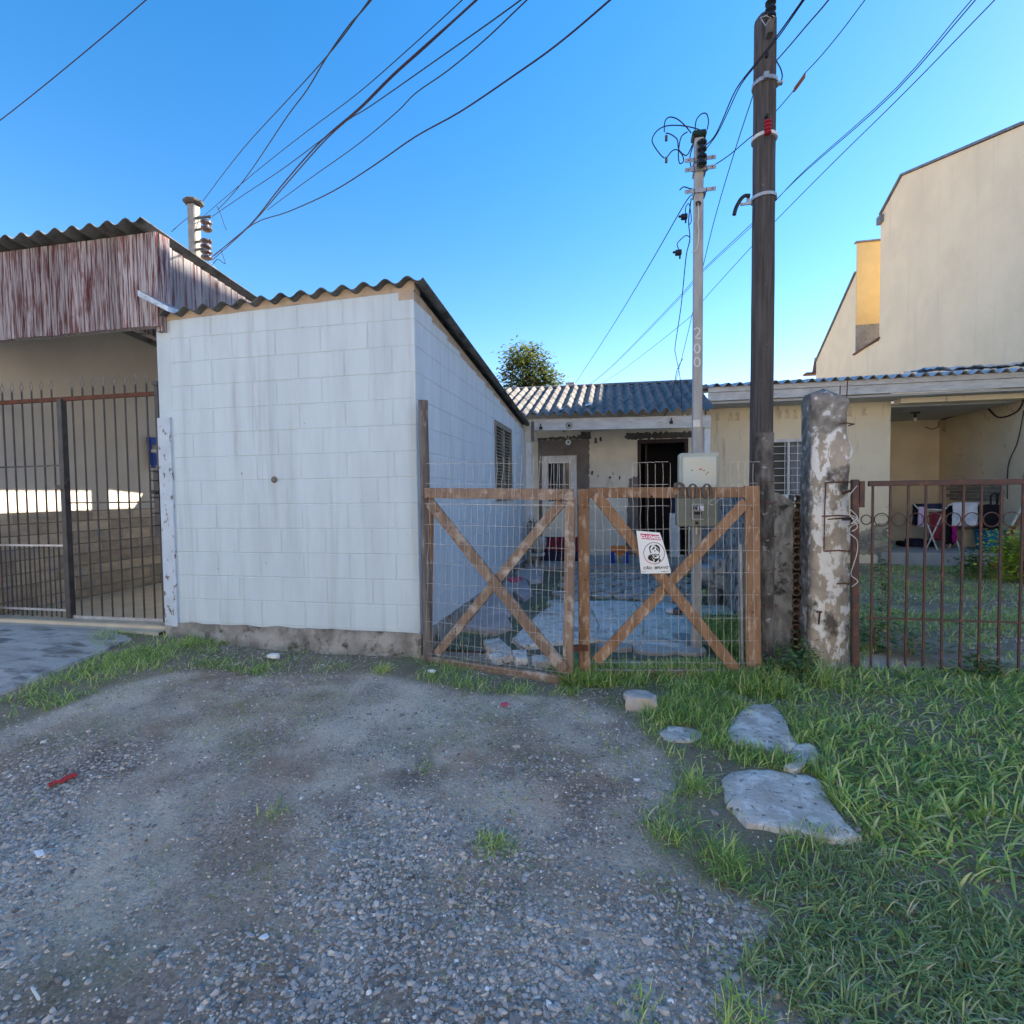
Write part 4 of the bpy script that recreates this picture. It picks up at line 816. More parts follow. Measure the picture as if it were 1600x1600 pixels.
for l in (L_, R_):
    for p in l: mb.v.append(tuple(pr(*p)+NR*.03+e))
n = len(L_)
for i in range(n-1): mb.f += [(2*n+i,2*n+i+1,3*n+i+1,3*n+i),(i,i+1,n+i+1,n+i)[::-1],(i,2*n+i,2*n+i+1,i+1),(n+i,n+i+1,3*n+i+1,3*n+i)]
mb.f += [(0,n,3*n,2*n),(n-1,3*n-1,4*n-1,2*n-1)]
c = pr(1053.2,760.5)+NR*.030; mb.tube([c, c+NR*.0085], .0115, 12)
mb.build('house_number_digit', MT['digit'], gr)
# weathered grey post at the shed corner
gpst = MB(); a, b = Vector((-1.40,3.665,-.15)), Vector((-1.402,3.668,1.97))
gpst.tube([a+(b-a)*t+Vector((.006*ns((t*5,0,0)),0,0)) for t in [i/10 for i in range(11)]], [.043-.004*t/10 for t in range(11)], 8)
tag(gpst.build('gate_post', MT['oldpost'], smooth='auto'), 'round grey weathered timber post at the white shed corner', 'post')
# ------------------------------------------------------------------ dog warning sign
sg = thing('warning_sign', 'white plastic sign with red CUIDADO band and dog emblem tied to the gate mesh', 'sign', tuple(pr(1018,895)+NR*.06))
def S(px, py, off=0.): 
    u = (px-991)/52; v = (py-828)/67; return pr(px, py) + NR*(.062 + .012*math.sin(u*2.2)*v + .006*math.sin(v*3) + off)
def zs(l): return [(980+a*.05626, 815+b*.05626) for a, b in l]
TL, TR, BR, BL = zs([(198,232),(835,285),(1130,1380),(320,1400)])
mb = MB(); 
def sp(u, v):       # right edge bows
    l = (TL[0]+(BL[0]-TL[0])*v, TL[1]+(BL[1]-TL[1])*v); r_ = (TR[0]+(BR[0]-TR[0])*(v+.12*v*(1-v)*2), TR[1]+(BR[1]-TR[1])*v); return (l[0]+(r_[0]-l[0])*u, l[1]+(r_[1]-l[1])*u)
mb.grid(lambda u, v: S(*sp(u, v)), 14, 18); b = len(mb.v); mb.grid(lambda u, v: S(*sp(u, v), -.0015), 14, 18, flip=True)
mb.build('sheet', MT['paper'], sg, smooth=True)
def printp(polys, name, m, off=.0012):
    mb = MB()
    for P in polys: b = len(mb.v); mb.v += [tuple(S(a, c, off)) for a, c in P]; mb.f.append(tuple(range(b, b+len(P))))
    return mb.build(name, m, sg)
def strip(path, w):        # zoom-space stroke -> quads
    out = []
    for (a, b), (c, d) in zip(path[:-1], path[1:]):
        l = math.hypot(c-a, d-b) or 1; nx_, ny_ = -(d-b)/l*w/2, (c-a)/l*w/2; ex, ey = (c-a)/l*w*.2, (d-b)/l*w*.2
        out.append(zs([(a+nx_-ex,b+ny_-ey),(c+nx_+ex,d+ny_+ey),(c-nx_+ex,d-ny_+ey),(a-nx_-ex,b-ny_-ey)]))
    return out
band = []
for i in range(8):
    u0, u1 = i/8, (i+1)/8; f = lambda u, v: (300+u*(800-300)+v*(345-300)*(1-u)+v*u*(865-800), 310+u*38+v*(145-0*u))
    band.append(zs([f(u0,0), f(u1,0), f(u1,1), f(u0,1)]))
printp(band, 'red_band', MT['pink'])
GL = {'C':[[(1,.1),(.2,0),(0,.25),(0,.75),(.2,1),(1,.9)]],'U':[[(0,0),(0,.85),(.25,1),(.75,1),(1,.85),(1,0)]],'I':[[(.5,0),(.5,1)]],'D':[[(0,0),(.6,0),(1,.25),(1,.75),(.6,1),(0,1),(0,0)]],'A':[[(0,1),(.5,0),(1,1)],[(.2,.62),(.8,.62)]],'O':[[(.25,0),(.75,0),(1,.25),(1,.75),(.75,1),(.25,1),(0,.75),(0,.25),(.25,0)]],'B':[[(0,0),(.7,0),(.95,.2),(.7,.47),(0,.47),(.75,.47),(1,.75),(.75,1),(0,1),(0,0)]],'R':[[(0,1),(0,0),(.75,0),(1,.22),(.75,.5),(0,.5)],[(.5,.5),(1,1)]],'V':[[(0,0),(.5,1),(1,0)]],'Ã':[[(0,1),(.5,0),(1,1)],[(.2,.62),(.8,.62)],[(.1,-.22),(.35,-.36),(.6,-.22),(.9,-.36)]]}
def text(s, x0, y0, x1, y1, h, w):
    out = []; n = len(s); st_ = (x1-x0)/n
    for i, ch in enumerate(s):
        if ch == ' ': continue
        bx_, by_ = x0+st_*i+st_*.1, y0+(y1-y0)*i/n
        for stx in GL[ch]: out += strip([(bx_+a*st_*.78, by_+b*h+(y1-y0)/n*a*.8) for a, b in stx], w)
    return out
printp(text('CUIDADO', 330, 352, 838, 392, 72, 24), 'red_band_lettering', MT['pale'], .0024)
printp(text('CÃO BRAVO', 385, 1222, 1055, 1195, 56, 15), 'lettering', MT['ink'])
circ = [(672+282*math.cos(a), 842+290*math.sin(a)) for a in [2*math.pi*i/36 for i in range(37)]]
printp(strip(circ[:10], 15)+strip(circ[18:], 15), 'emblem_ring', MT['pink'] if False else mat('dark_red_print', (.20,.03,.06), rough=.5, bump=0)); printp(strip(circ[9:19], 15), 'emblem_ring', MT['pink'])
dog = [zs(l) for l in ([(500,960),(520,905),(560,890),(600,960),(655,1030),(640,1065),(560,1040),(505,1000)],[(690,1020),(640,990),(580,930),(560,860),(600,880),(650,950),(700,985),(790,975),(815,900),(835,870),(815,985),(770,1030),(720,1085),(660,1080)],[(800,1010),(835,990),(850,1030),(830,1075),(790,1060)],[(530,700),(560,640),(640,610),(600,650),(560,720),(580,790),(600,830),(560,835),(545,760)],[(650,620),(740,610),(810,660),(830,720),(815,840),(785,800),(790,720),(750,680),(700,640)],[(640,690),(690,650),(690,700),(650,740),(600,745)],[(740,690),(770,720),(770,790),(740,760),(720,720)],[(672,780),(688,752),(705,785),(695,800),(680,800)],[(600,850),(650,880),(700,850),(760,880),(810,850),(790,905),(750,895),(700,870),(650,905),(615,890)],[(655,915),(700,890),(750,915),(730,940),(700,950),(672,940)])]
printp(dog, 'dog_emblem', MT['ink'])
printp(strip([(345,1352),(930,1338),(1085,1325)],10)+strip([(935,1350),(950,1320)],16), 'border_line', MT['grey'])
# ------------------------------------------------------------------ meter pole
SPX, SPY = .628, 4.16
spo = thing('meter_pole', 'slim grey square pole painted 200 carrying the electricity meter box', 'pole', (SPX, SPY, 0))
def s_(px, py, off=-.045): return oY(px, py, SPY+off)
q0, q1 = s_(1088,1030), s_(1092,212)
MB().quadbox([(.582,SPY-.035,-.1),(.654,SPY-.035,-.1),(.654,SPY+.035,-.1),(.582,SPY+.035,-.1),(.607,SPY-.035,q1.z),(.671,SPY-.035,q1.z),(.671,SPY+.035,q1.z),(.607,SPY+.035,q1.z)]).build('shaft', MT['steelpole'], spo, bevel=.006)
MB().box(.587,.690,SPY-.055,SPY+.055,q1.z+.001,q1.z+.045).build('cap', mat('dark_green_cap', (.012,.03,.022), rough=.5, bump=0), spo, bevel=.012)
for py in (249, 264, 298):
    c = s_(1091, py); mb = MB().box(.598,.688,SPY-.052,SPY+.05,c.z-.014,c.z+.014)
    for sx in (-1,1): mb.box(.643+sx*.075-.035,.643+sx*.075+.035,SPY-.052,SPY-.046,c.z-.014,c.z+.014).tube([(.643+sx*.085,SPY-.07,c.z),(.643+sx*.085,SPY-.03,c.z)],.007,6)
    mb.build('clamp', MT['galv'], spo)
c = s_(1091, 266); insul(spo, (.648, SPY-.085, c.z), .20, .036, 4, MT['blacki'])
# painted number 2 0 0 on the shaft
def pole_digit(polys):
    mb = MB()
    for P in polys:
        b = len(mb.v); mb.v += [tuple(oY(a, c_, SPY-.0375)) for a, c_ in P]; mb.f.append(tuple(range(b, b+len(P))))
    mb.build('painted_digit', MT['white'], spo)
def stroke(path, w):
    out = []
    for (a, b), (c_, d) in zip(path[:-1], path[1:]):
        l = math.hypot(c_-a, d-b) or 1; nx_, ny_ = -(d-b)/l*w/2, (c_-a)/l*w/2; out.append([(a+nx_,b+ny_),(c_+nx_,d+ny_),(c_-nx_,d-ny_),(a-nx_,b-ny_)])
    return out
pole_digit(stroke([(1085,515.5),(1087,512.5),(1091,512.5),(1093.5,515.5),(1093,519.5),(1085.5,528.5),(1094.5,528.5)], 2.4))
for cy in (544.5, 565.5): pole_digit(stroke([(1089.3+4.3*math.sin(a), cy-7*math.cos(a)) for a in [2*math.pi*i/16 for i in range(17)]], 2.4))
c0, c1 = oY(1083,656,SPY-.045), oY(1094,667,SPY-.045); MB().box(c0.x,c1.x,SPY-.042,SPY-.0355,c1.z,c0.z).build('plate', MT['white'], spo)
# conduit hole and white lead
MB().torus(oY(1091,318,SPY-.04), .014, .006, (1,0,0),(0,0,1),12,6).build('conduit_hole', MT['black'], spo)
MB().tube([oY(a,b,SPY-.05) for a,b in [(1091,321),(1092,335),(1090.5,348),(1092,360),(1091,380),(1087,392),(1080,394)]], .004, 5).build('white_lead', MT['cablew'], spo)
# second thin pole right beside it
bx0 = thing('meter_box', 'grey-green electricity meter box in two parts behind the gate number', 'meter box', (.62, 4.06, 1.0))
def bo(px, py): return oY(px, py, 4.02)
def rbox(x0, x1, y0, y1, z0, z1, r_): 
    P = []; 
    for cx, cz, a0 in ((x1-r_, z1-r_, 0),(x0+r_, z1-r_, 90),(x0+r_, z0+r_, 180),(x1-r_, z0+r_, 270)):
        for k in range(5): a = R(a0+k*22.5); P.append((cx+r_*math.cos(a), y0, cz+r_*math.sin(a)))
    return MB().prism(P[::-1], (0, y1-y0, 0))
a, b = bo(1061,708), bo(1124,770); rbox(a.x,b.x,4.02,4.115,b.z-.005,a.z,.022).build('upper_box', MT['box'], bx0, bevel=.006)
a2, b2_ = bo(1066,714), bo(1120,766); rbox(a2.x,b2_.x,4.005,4.022,b2_.z,a2.z,.014).build('cover', MT['boxc'], bx0, bevel=.006)
q = bo(1091,733); mb = MB(); 
for (xa,ya) in [(1081,735),(1106,738),(1104,741),(1100,735)]: c = oY(xa,ya,4.0045); mb.box(c.x-.006,c.x+.006,4.0015,4.0045,c.z-.003,c.z+.003)
mb.build('faded_print', MT['grey'], bx0); c = oY(1095,733,4.004); MB().box(c.x-.012,c.x+.008,4.0012,4.0045,c.z-.004,c.z+.004).build('red_mark', MT['pink'], bx0)
a, b = bo(1057,774), bo(1123,823); rbox(a.x,b.x,4.02,4.115,b.z,b.z+(a.z-b.z)*1.02,.022).build('lower_box', MT['boxl'], bx0, bevel=.008)
a, b = bo(1081,787), bo(1100,812); rbox(a.x,b.x,4.012,4.022,b.z,a.z,.006).build('window_frame', MT['box'], bx0)
a, b = bo(1083,789), bo(1099,810); MB().box(a.x,b.x,4.007,4.013,b.z,a.z).build('window', mat('dusty_window', (.15,.155,.14), rough=.3, bump=0), bx0)
a, b = bo(1083.5,790), bo(1099,798); MB().box(a.x,b.x,4.0055,4.0085,b.z,a.z).build('reading_plate', MT['pale'], bx0)
def btext(s, x0, y0, st, h, w):
    mb = MB()
    for i, ch in enumerate(s):
        for stx in {'B':GL['B'],'E':[[(1,0),(0,0),(0,1),(1,1)],[(0,.5),(.8,.5)]],'L':[[(0,0),(0,1),(1,1)]]}[ch]:
            for P in stroke([(x0+st*i+a_*st*.7, y0+b_*h) for a_, b_ in stx], w): bb = len(mb.v); mb.v += [tuple(oY(u, v, 4.0045)) for u, v in P]; mb.f.append(tuple(range(bb, bb+4)))
    return mb.build('lettering', MT['ink'], bx0)
btext('BEL', 1084, 791, 4.4, 6, 1.5)
a, b = bo(1084.5,799.5), bo(1096,804); MB().box(a.x,b.x,4.0055,4.0085,b.z,a.z).build('dial', MT['ink'], bx0)
c = oY(1088.7,817,4.015); MB().tube([(c.x,4.006,c.z),(c.x,4.022,c.z)], .011, 10).build('lock', MT['black'], bx0)
c = oY(1088.5,829,4.05); MB().tube([(c.x,4.06,c.z+.03),(c.x,4.06,c.z-.03)], .007, 8).build('seal', MT['cablew'], bx0)
c0 = oY(1105,700,4.3); 
# ------------------------------------------------------------------ big dark pole
bp = thing('utility_pole', 'tall dark weathered timber utility pole right of the gate', 'utility pole', (1.04, 3.97, 0))
BPB, BPT = Vector((1.030, 3.97, -.2)), Vector((1.050, 3.97, 4.52))
def bpp(z): return BPB.lerp(BPT, (z+.2)/4.72)
pts = [bpp(-.2+4.72*i/24)+Vector((.004*ns((i*.7,1,0)),0,0)) for i in range(25)]
mb = MB(); n = 12
for i, p in enumerate(pts):
    rr = .080-.009*i/24
    for k in range(n): a = 2*math.pi*(k+.5)/n; f = rr*(1+.035*ns((k*2.1,i*.25,3))+(.04 if k % 3 == 0 else 0)); mb.v.append((p.x+f*math.cos(a), p.y+f*math.sin(a), p.z))
for i in range(24):
    for k in range(n): k2=(k+1)%n; mb.f.append((i*n+k, i*n+k2, (i+1)*n+k2, (i+1)*n+k))
tc = pts[-1]+Vector((0,0,.035)); b = len(mb.v); mb.v += [tuple(tc+Vector((.05*math.cos(2*math.pi*(k+.5)/n), .05*math.sin(2*math.pi*(k+.5)/n), 0))) for k in range(n)]
for k in range(n): k2=(k+1)%n; mb.f.append((24*n+k, 24*n+k2, b+k2, b+k))
mb.f.append(tuple(b+k for k in range(n)))
mb.build('shaft', MT['darkpole'], bp, smooth='auto')
def band_(py, h, m, name='band'):
    c = oY(1190, py, 3.89); p = bpp(c.z); MB().lathe([(.083,-h/2),(.085,-h/2),(.085,h/2),(.083,h/2)], (p.x,p.y,c.z), 20).build(name, m, bp)
    return p, c.z
p, z_ = band_(121, .026, MT['galv']); MB().box(p.x-.03,p.x+.0,p.y-.105,p.y-.084,z_-.02,z_+.02).box(p.x+.07,p.x+.11,p.y-.03,p.y,z_-.018,z_-.004).build('band_buckle', MT['galv'], bp)
p, z_ = band_(207, .022, MT['white'])
c = oY(1199,212,3.85); insul(bp, (c.x, 3.84, c.z), .10, .024, 4, MT['redplastic'])
p, z_ = band_(302, .022, MT['galv']); c = oY(1168,310,3.87); MB().box(c.x-.05,c.x+.02,3.85,3.862,c.z-.05,c.z-.035).box(c.x-.005,c.x+.012,3.85,3.88,c.z-.035,c.z+.01).build('band_lug', MT['galv'], bp)
MB().tube(sm([oY(a,b,3.84) for a,b in [(1172,306),(1164,306),(1157,312),(1150,325),(1147,336)]]), .013, 8).build('cable_stub', MT['black'], bp, smooth=True)
c = oY(1204,30,3.85); insul(bp, (c.x, 3.85, c.z), .13, .035, 3, MT['blacki']); MB().box(c.x-.02,c.x+.02,3.84,3.89,c.z-.09,c.z-.002).build('insulator_bracket', MT['wetgrey'], bp)
MB().tube([oY(a,b,3.83) for a,b in [(1188,28),(1195,25),(1203,22),(1210,26)]], .004, 5).tube([oY(a,b,3.83) for a,b in [(1190,30),(1196,40),(1205,28),(1196,24)]], .003, 5).build('binding_wire', MT['galv'], bp)
for py in (86, 181): c = oY(1198,py,3.885); MB().tube([(c.x,3.875,c.z),(c.x,3.91,c.z)], .011, 8).build('bolt_hole', MT['black'], bp)
# lichen post in front of it
pt = thing('fence_post', 'short lichen-covered dark timber post standing against the tall pole', 'post', (1.03, 3.855, 0))
mb = MB(); n = 10
for i in range(15):
    z = -.15+i*(1.66+.15)/14; cx = .945+.145/2+.012*i/14*-1 + .008*ns((i*.5,0,2))+.018
    for k in range(n): a = 2*math.pi*k/n; f = .062*(1+.10*ns((k*1.7,i*.45,9))); mb.v.append((cx+f*math.cos(a)*1.0, 3.835+f*math.sin(a)*.6, z+(.012*ns((k*3.,7,7)) if i == 14 else 0)))
for i in range(14):
    for k in range(n): k2=(k+1)%n; mb.f.append((i*n+k, i*n+k2, (i+1)*n+k2, (i+1)*n+k))
mb.f.append(tuple(14*n+k for k in range(n))); mb.build('shaft', MT['mosspost'], pt, smooth='auto')
mb = MB()
for py in (752,785,838,888,945): c = oY(1193,py,3.85); mb.torus((c.x+.01,3.835,c.z), .068, .0022, (1,0,0), (0,.66,.08), 16, 4)
mb.build('wire_tie', MT['rust'], pt)
# ------------------------------------------------------------------ flaking pillar
pil = thing('concrete_pillar', 'crumbling concrete pillar with flaking white lime and exposed rebar', 'pillar', (1.49, 4.03, 0))
mb = MB(); NS, NZ = 40, 46
for j in range(NZ+1):
    v = j/NZ; z = -.12+v*(1.93+.12)
    lx = 1.362+.010*ns((v*4,0,1)); rx = 1.622-.012*v+.016*ns((v*7,3,2)); d0, d1 = 3.955, 4.175
    cx, cy, hx, hy = (lx+rx)/2, (d0+d1)/2, (rx-lx)/2, (d1-d0)/2
    for k in range(NS):
        a = 2*math.pi*k/NS; ca, sa = math.cos(a), math.sin(a); q = max(abs(ca), abs(sa)); ux, uy = ca/q, sa/q
        rnd_ = 1-.06*(min(abs(ux),abs(uy)))**6; j_ = .012*ns((ux*2.2,uy*2.2,z*5))+.011*ns((ux*6,uy*6,z*16))+.005*ns((ux*14,uy*14,z*40))
        if ux > .9 and z > .35: j_ -= .02*max(0, ns((uy*2,z*4.5,11)))
        x_ = cx+ux*hx*rnd_+ux*j_; y_ = cy+uy*hy*rnd_+uy*j_
        zz_ = z if j < NZ else z+.0
        if j >= NZ-3: zz_ = z + (.05*ns((x_*7,y_*7,4))-.05*max(0,(x_-1.5)*8)+.03*ns((x_*22,y_*22,1)))*(j-NZ+3)/3.
        mb.v.append((x_, y_, zz_))
for j in range(NZ):
    for k in range(NS): k2=(k+1)%NS; mb.f.append((j*NS+k, j*NS+k2, (j+1)*NS+k2, (j+1)*NS+k))
b = len(mb.v); mb.v.append((1.47,4.06,1.985)); 
for k in range(NS): mb.f.append((NZ*NS+k, NZ*NS+(k+1)%NS, b))
o = mb.build('shaft', MT['pillar_a'], pil, smooth=True)
va = [min(1, max(0, (v.co.z-1.50)*3.2)) if v.co.z > 1.5 else 0 for v in o.data.vertices]
va = [max(q, min(1, max(0, (-.098-v.co.x)*18))) for q, v in zip(va, o.data.vertices)]
o.data.attributes.new('var', 'FLOAT', 'POINT').data.foreach_set('value', va)
def pillar_mat(m, c_a, c_b, c_c):       # mouldy cement skin whose edge breaks up in noise
    t = m.node_tree; L = t.links; p = t.nodes['Principled BSDF']; src = p.inputs['Base Color'].links[0].from_socket
    at = _n(t, 'ShaderNodeAttribute', attribute_name='var'); g = _n(t, 'ShaderNodeNewGeometry'); n = _n(t, 'ShaderNodeTexNoise'); n.inputs['Scale'].default_value = 9; n.inputs['Detail'].default_value = 8; L.new(g.outputs['Position'], n.inputs['Vector'])
    ad = _n(t, 'ShaderNodeMath', operation='ADD'); L.new(at.outputs['Fac'], ad.inputs[0]); L.new(n.outputs['Fac'], ad.inputs[1])
    mr = _n(t, 'ShaderNodeMapRange'); mr.inputs['From Min'].default_value = .88; mr.inputs['From Max'].default_value = 1.06; L.new(ad.outputs[0], mr.inputs['Value'])
    n2 = _n(t, 'ShaderNodeTexNoise'); n2.inputs['Scale'].default_value = 16; n2.inputs['Detail'].default_value = 8; L.new(g.outputs['Position'], n2.inputs['Vector'])
    r = _n(t, 'ShaderNodeValToRGB'); e = r.color_ramp.elements; e[0].position = .35; e[0].color = rgba(c_a); e[1].position = .62; e[1].color = rgba(c_b); q = e.new(.68); q.color = rgba(c_c); L.new(n2.outputs['Fac'], r.inputs[0])
    x = _n(t, 'ShaderNodeMix', data_type='RGBA'); L.new(mr.outputs[0], x.inputs[0]); L.new(src, x.inputs[6]); L.new(r.outputs[0], x.inputs[7]); L.new(x.outputs[2], p.inputs['Base Color'])
pillar_mat(MT['pillar_a'], (.16,.145,.13), (.33,.31,.28), (.68,.68,.66))
for z_, x0_, x1_ in ((1.715,1.52,1.63),(1.31,1.45,1.645),(1.075,1.43,1.635),(1.055,1.47,1.63),(.83,1.45,1.62),(.60,1.53,1.61)):
    MB().tube([(x0_,3.955,z_),((x0_+x1_)/2,3.945,z_+.008),(x1_,3.952,z_+.004*ns((z_*9,0,0))),(x1_+.004,4.05,z_)], .0045, 5).build('rebar', MT['rust'], pil)
MB().tube([(1.605,4.02,1.86),(1.612,4.02,2.04)], .004, 5).build('rebar', MT['rust'], pil); MB().tube([(1.575,4.05,1.88),(1.577,4.05,2.0)], .004, 5).build('rebar', MT['rust'], pil)
MB().tube([(1.445,3.948,.83),(1.446,3.945,1.1),(1.452,3.948,1.31)], .004, 5).build('rebar', MT['rust'], pil)
MB().tube([(1.415,3.945,.31),(1.42,3.94,.40)], .006, 6).box(1.40,1.435,3.94,3.952,.395,.405).build('iron_peg', MT['rust'], pil)
MB().tube([(1.56,3.955,1.235),(1.62,3.93,1.26),(1.668,3.90,1.275)], .009, 6).build('hinge_hook', MT['rust'], pil)
# ------------------------------------------------------------------ mossy boundary wall with hollow bricks
bw = thing('boundary_wall', 'mossy grey boundary wall ending in hollow clay bricks beside the pillar', 'wall', (1.27, 5.5, 0))
DWX0, DWX1 = 1.16, 1.345
mb = MB(); mb.grid(lambda u, v: (DWX0+u*.168+.0*v, 4.215+.012*ns((u*5,v*9,3)), -.1+v*(1.28+.02*ns((u*6,0,0))-.10*u+.1)), 8, 40)
mb.grid(lambda u, v: (DWX0+.012*ns((v*9,u*20,1)), 8.4-u*(8.4-4.215), -.1+v*(1.35-.02*ns((u*30,0,2)))), 80, 24); mb.grid(lambda u, v: (DWX0+v*.168, 8.4-u*(8.4-4.215), 1.25-.02*ns((u*30,0,2))-.08*v), 80, 1, flip=True)
mb.build('render_face', MT['mossy'], bw, smooth=True)
MB().box(DWX0+.168, DWX1+.14, 4.34, 8.4, -.1, 1.12).build('core', MT['claybrick'], bw)
def hollow(z0, hgt, nrow=3):
    # a hollow block seen end-on: plate with round holes (grid of frames)
    mb = MB(); W = .19; x0 = DWX0+.170
    for i in range(3):
        for j in range(nrow):
            cx, cz, s = x0+.032+i*.058, z0+hgt*(j+.5)/nrow, .029; sz = hgt/nrow/2; rr = min(s, sz)*.80; n = 12
            o_ = []; i_ = []
            for k in range(n):
                a = 2*math.pi*k/n; ca, sa = math.cos(a), math.sin(a); q = max(abs(ca), abs(sa)); o_.append((cx+ca/q*s, 4.232, cz+sa/q*sz)); i_.append((cx+ca*rr, 4.232, cz+sa*rr))
            b = len(mb.v); mb.v += o_+i_+[(p[0],4.33,p[2]) for p in i_]
            for k in range(n): k2=(k+1)%n; mb.f += [(b+k,b+k2,b+n+k2,b+n+k),(b+n+k,b+n+k2,b+2*n+k2,b+2*n+k)]
    x1 = x0+.032+2*.058+.029; x0 += .003
    mb.f += []; b = len(mb.v)
    mb.v += [(x0,4.232,z0),(x1,4.232,z0),(x1,4.232,z0+hgt),(x0,4.232,z0+hgt),(x0,4.335,z0),(x1,4.335,z0),(x1,4.335,z0+hgt),(x0,4.335,z0+hgt)]
    for q in ((0,1,5,4),(1,2,6,5),(2,3,7,6),(3,0,4,7)): mb.f.append(tuple(b+i for i in q))
    mb.build('hollow_brick', MT['claybrick'], bw)
for k in range(6): hollow(.06+k*.198, .176)

# ------------------------------------------------------------------ iron fence at the right
FYR = 3.88
def fp(px, py): return oY(px, py, FYR)
fe = thing('iron_fence', 'rusty brown iron bar fence with a row of rings at the right', 'fence', (2.8, FYR, 0))
zt0 = fp(1345,756).z; zl = fp(1345,965).z; FE = 4.6
MB().box(1.690, FE, FYR-.014, FYR+.014, zt0-.018, zt0+.018).build('top_rail', MT['iron'], fe, bevel=.003)
MB().box(1.69, FE, FYR-.006, FYR+.006, zl-.006, zl+.006).build('lower_rail', MT['iron'], fe)
a = fp(1333,800).x; MB().quadbox([(a-.0,FYR-.02,-.1),(a+.045,FYR-.02,-.1),(a+.045,FYR+.02,-.1),(a-.0,FYR+.02,-.1),(a-.012,FYR-.02,zt0+.03),(a+.028,FYR-.02,zt0+.03),(a+.028,FYR+.02,zt0+.03),(a-.012,FYR+.02,zt0+.03)]).build('post', MT['iron'], fe, bevel=.003)
MB().box(a+.034, a+.064, FYR-.016, FYR+.016, zt0-.16, zt0+.019).build('stile_stub', MT['iron'], fe)
bxs = [fp(x_,800).x for x_ in (1364,1391,1418,1446,1475,1504,1534,1565,1597)]
while bxs[-1] < FE-.1: bxs.append(bxs[-1]+.104)
bar = MB().box(-.006,.006,-.006,.006,.02,zt0-.018).mesh('bar'); bar.materials.append(MT['iron'])
zr = fp(1405,812).z; sp_ = bxs[1]-bxs[0]
for i, x_ in enumerate(bxs): place('bar', bar, fe, (x_, FYR, 0), (R(random.uniform(-.3,.3)), R(random.uniform(-.3,.3)), 0))
edges = [a+.04]+bxs
for i in range(len(edges)-1):
    c = (edges[i]+edges[i+1])/2; rr = (edges[i+1]-edges[i])/2-.009
    MB().torus((c,FYR,zr), rr, .0038, (1,0,0),(0,0,1), 26, 5).build('ring', MT['iron'], fe, smooth=True)
mb = MB().tube(sm([Vector(fp(*p))+Vector((0,-.03-.012*math.sin(i*2.1),0)) for i, p in enumerate([(1336,759),(1322,775),(1316,790),(1325,806),(1338,815),(1328,822),(1324,832),(1334,842),(1338,855),(1334,870),(1328,885),(1328,898),(1337,907),(1327,915)])]), .0028, 5)
mb.tube(sm([Vector(fp(*p))+Vector((0,-.035,0)) for p in [(1324,795),(1336,808),(1326,818),(1338,812),(1325,805),(1336,822),(1327,830)]]), .0028, 5)
tag(mb.build('tie_cord', MT['cablew'], smooth=True), 'white cord knotted round the rusty fence post', 'cord')
c = fp(1322,811); MB().box(c.x-.02,c.x+.03,FYR-.012,FYR+.012,c.z-.01,c.z+.012).build('latch', MT['black'], fe)
# ------------------------------------------------------------------ overhead wires
def wire(pts, d0, d1, r, m, label, wob=.0):
    pts = [(q.x, q.y) for q in sm([(a, b, 0) for a, b in pts], 4)]; n = len(pts); L = [0]
    for i in range(1, n): L.append(L[-1]+math.hypot(pts[i][0]-pts[i-1][0], pts[i][1]-pts[i-1][1]))
    P = []
    for i in range(n-1):
        for k in range(2):
            f = k/2; u = (L[i]+(L[i+1]-L[i])*f)/L[-1]; P.append(((pts[i][0]+(pts[i+1][0]-pts[i][0])*f), (pts[i][1]+(pts[i+1][1]-pts[i][1])*f), u))
    P.append((*pts[-1], 1.))
    V3 = [oD(a, b, 1/((1-u)/d0+u/d1)) for a, b, u in P]; r *= .8
    o = MB().tube(V3, r, 5).build('overhead_wire', m, smooth=True); return tag(o, label, 'wire', 'overhead wires')
C_, CP = MT['cable'], MT['cablep']
wire([(-260,355),(-40,211),(0,188),(110,100),(228,0),(420,-170)], 7.0, 4.0, .006, CP, 'lone dark wire crossing the top left corner of the sky')
dl = 8.6
wire([(311,322),(380,232),(455,150),(520,77),(577,0),(700,-170)], dl, 3.0, .006, C_, 'straight thin wire rising steepest from the left concrete pole top')
wire([(340,328),(368,298),(400,255),(450,180),(480,140),(510,90),(545,40),(580,0),(700,-150)], dl, 3.0, .007, C_, 'kinked wire running beside the steepest one to the left pole')
wire([(313,342),(400,268),(480,205),(560,145),(640,75),(722,0),(870,-140)], dl, 2.8, .005, C_, 'thin teal-dark wire rising between the steep pair and thick cables')
wire([(326,342),(380,305),(450,258),(540,190),(580,165),(680,95),(800,10),(960,-110)], dl, 2.8, .006, C_, 'wire ending at the upper insulator of the left pole')
wire([(330,402),(390,352),(440,290),(500,222),(560,170),(610,120),(660,75),(744,0),(880,-130)], dl, 2.6, .009, CP, 'thick purple-grey cable, left one of the twin cables')
wire([(332,406),(395,348),(452,282),(512,215),(566,167),(616,117),(664,74),(742,2),(878,-122)], dl, 2.62, .008, CP, 'thick purple-grey cable, right one of the twin cables')
wire([(418,328),(480,282),(560,225),(620,175),(650,145),(700,110),(760,60),(825,-2),(960,-130)], 7.9, 2.7, .006, C_, 'dark wire branching off the twin cables to the upper right')
wire([(334,400),(396,350),(450,331),(520,299),(585,258),(650,213),(720,174),(800,120),(870,70),(953,0),(1100,-130)], dl, 2.7, .008, CP, 'lowest sagging dark cable sweeping from the left pole to upper centre')
wire([(318,398),(350,432),(372,447),(392,470)], dl, 7.2, .004, MT['cablew'], 'pale thin wire dropping from the left pole to the shed roof')
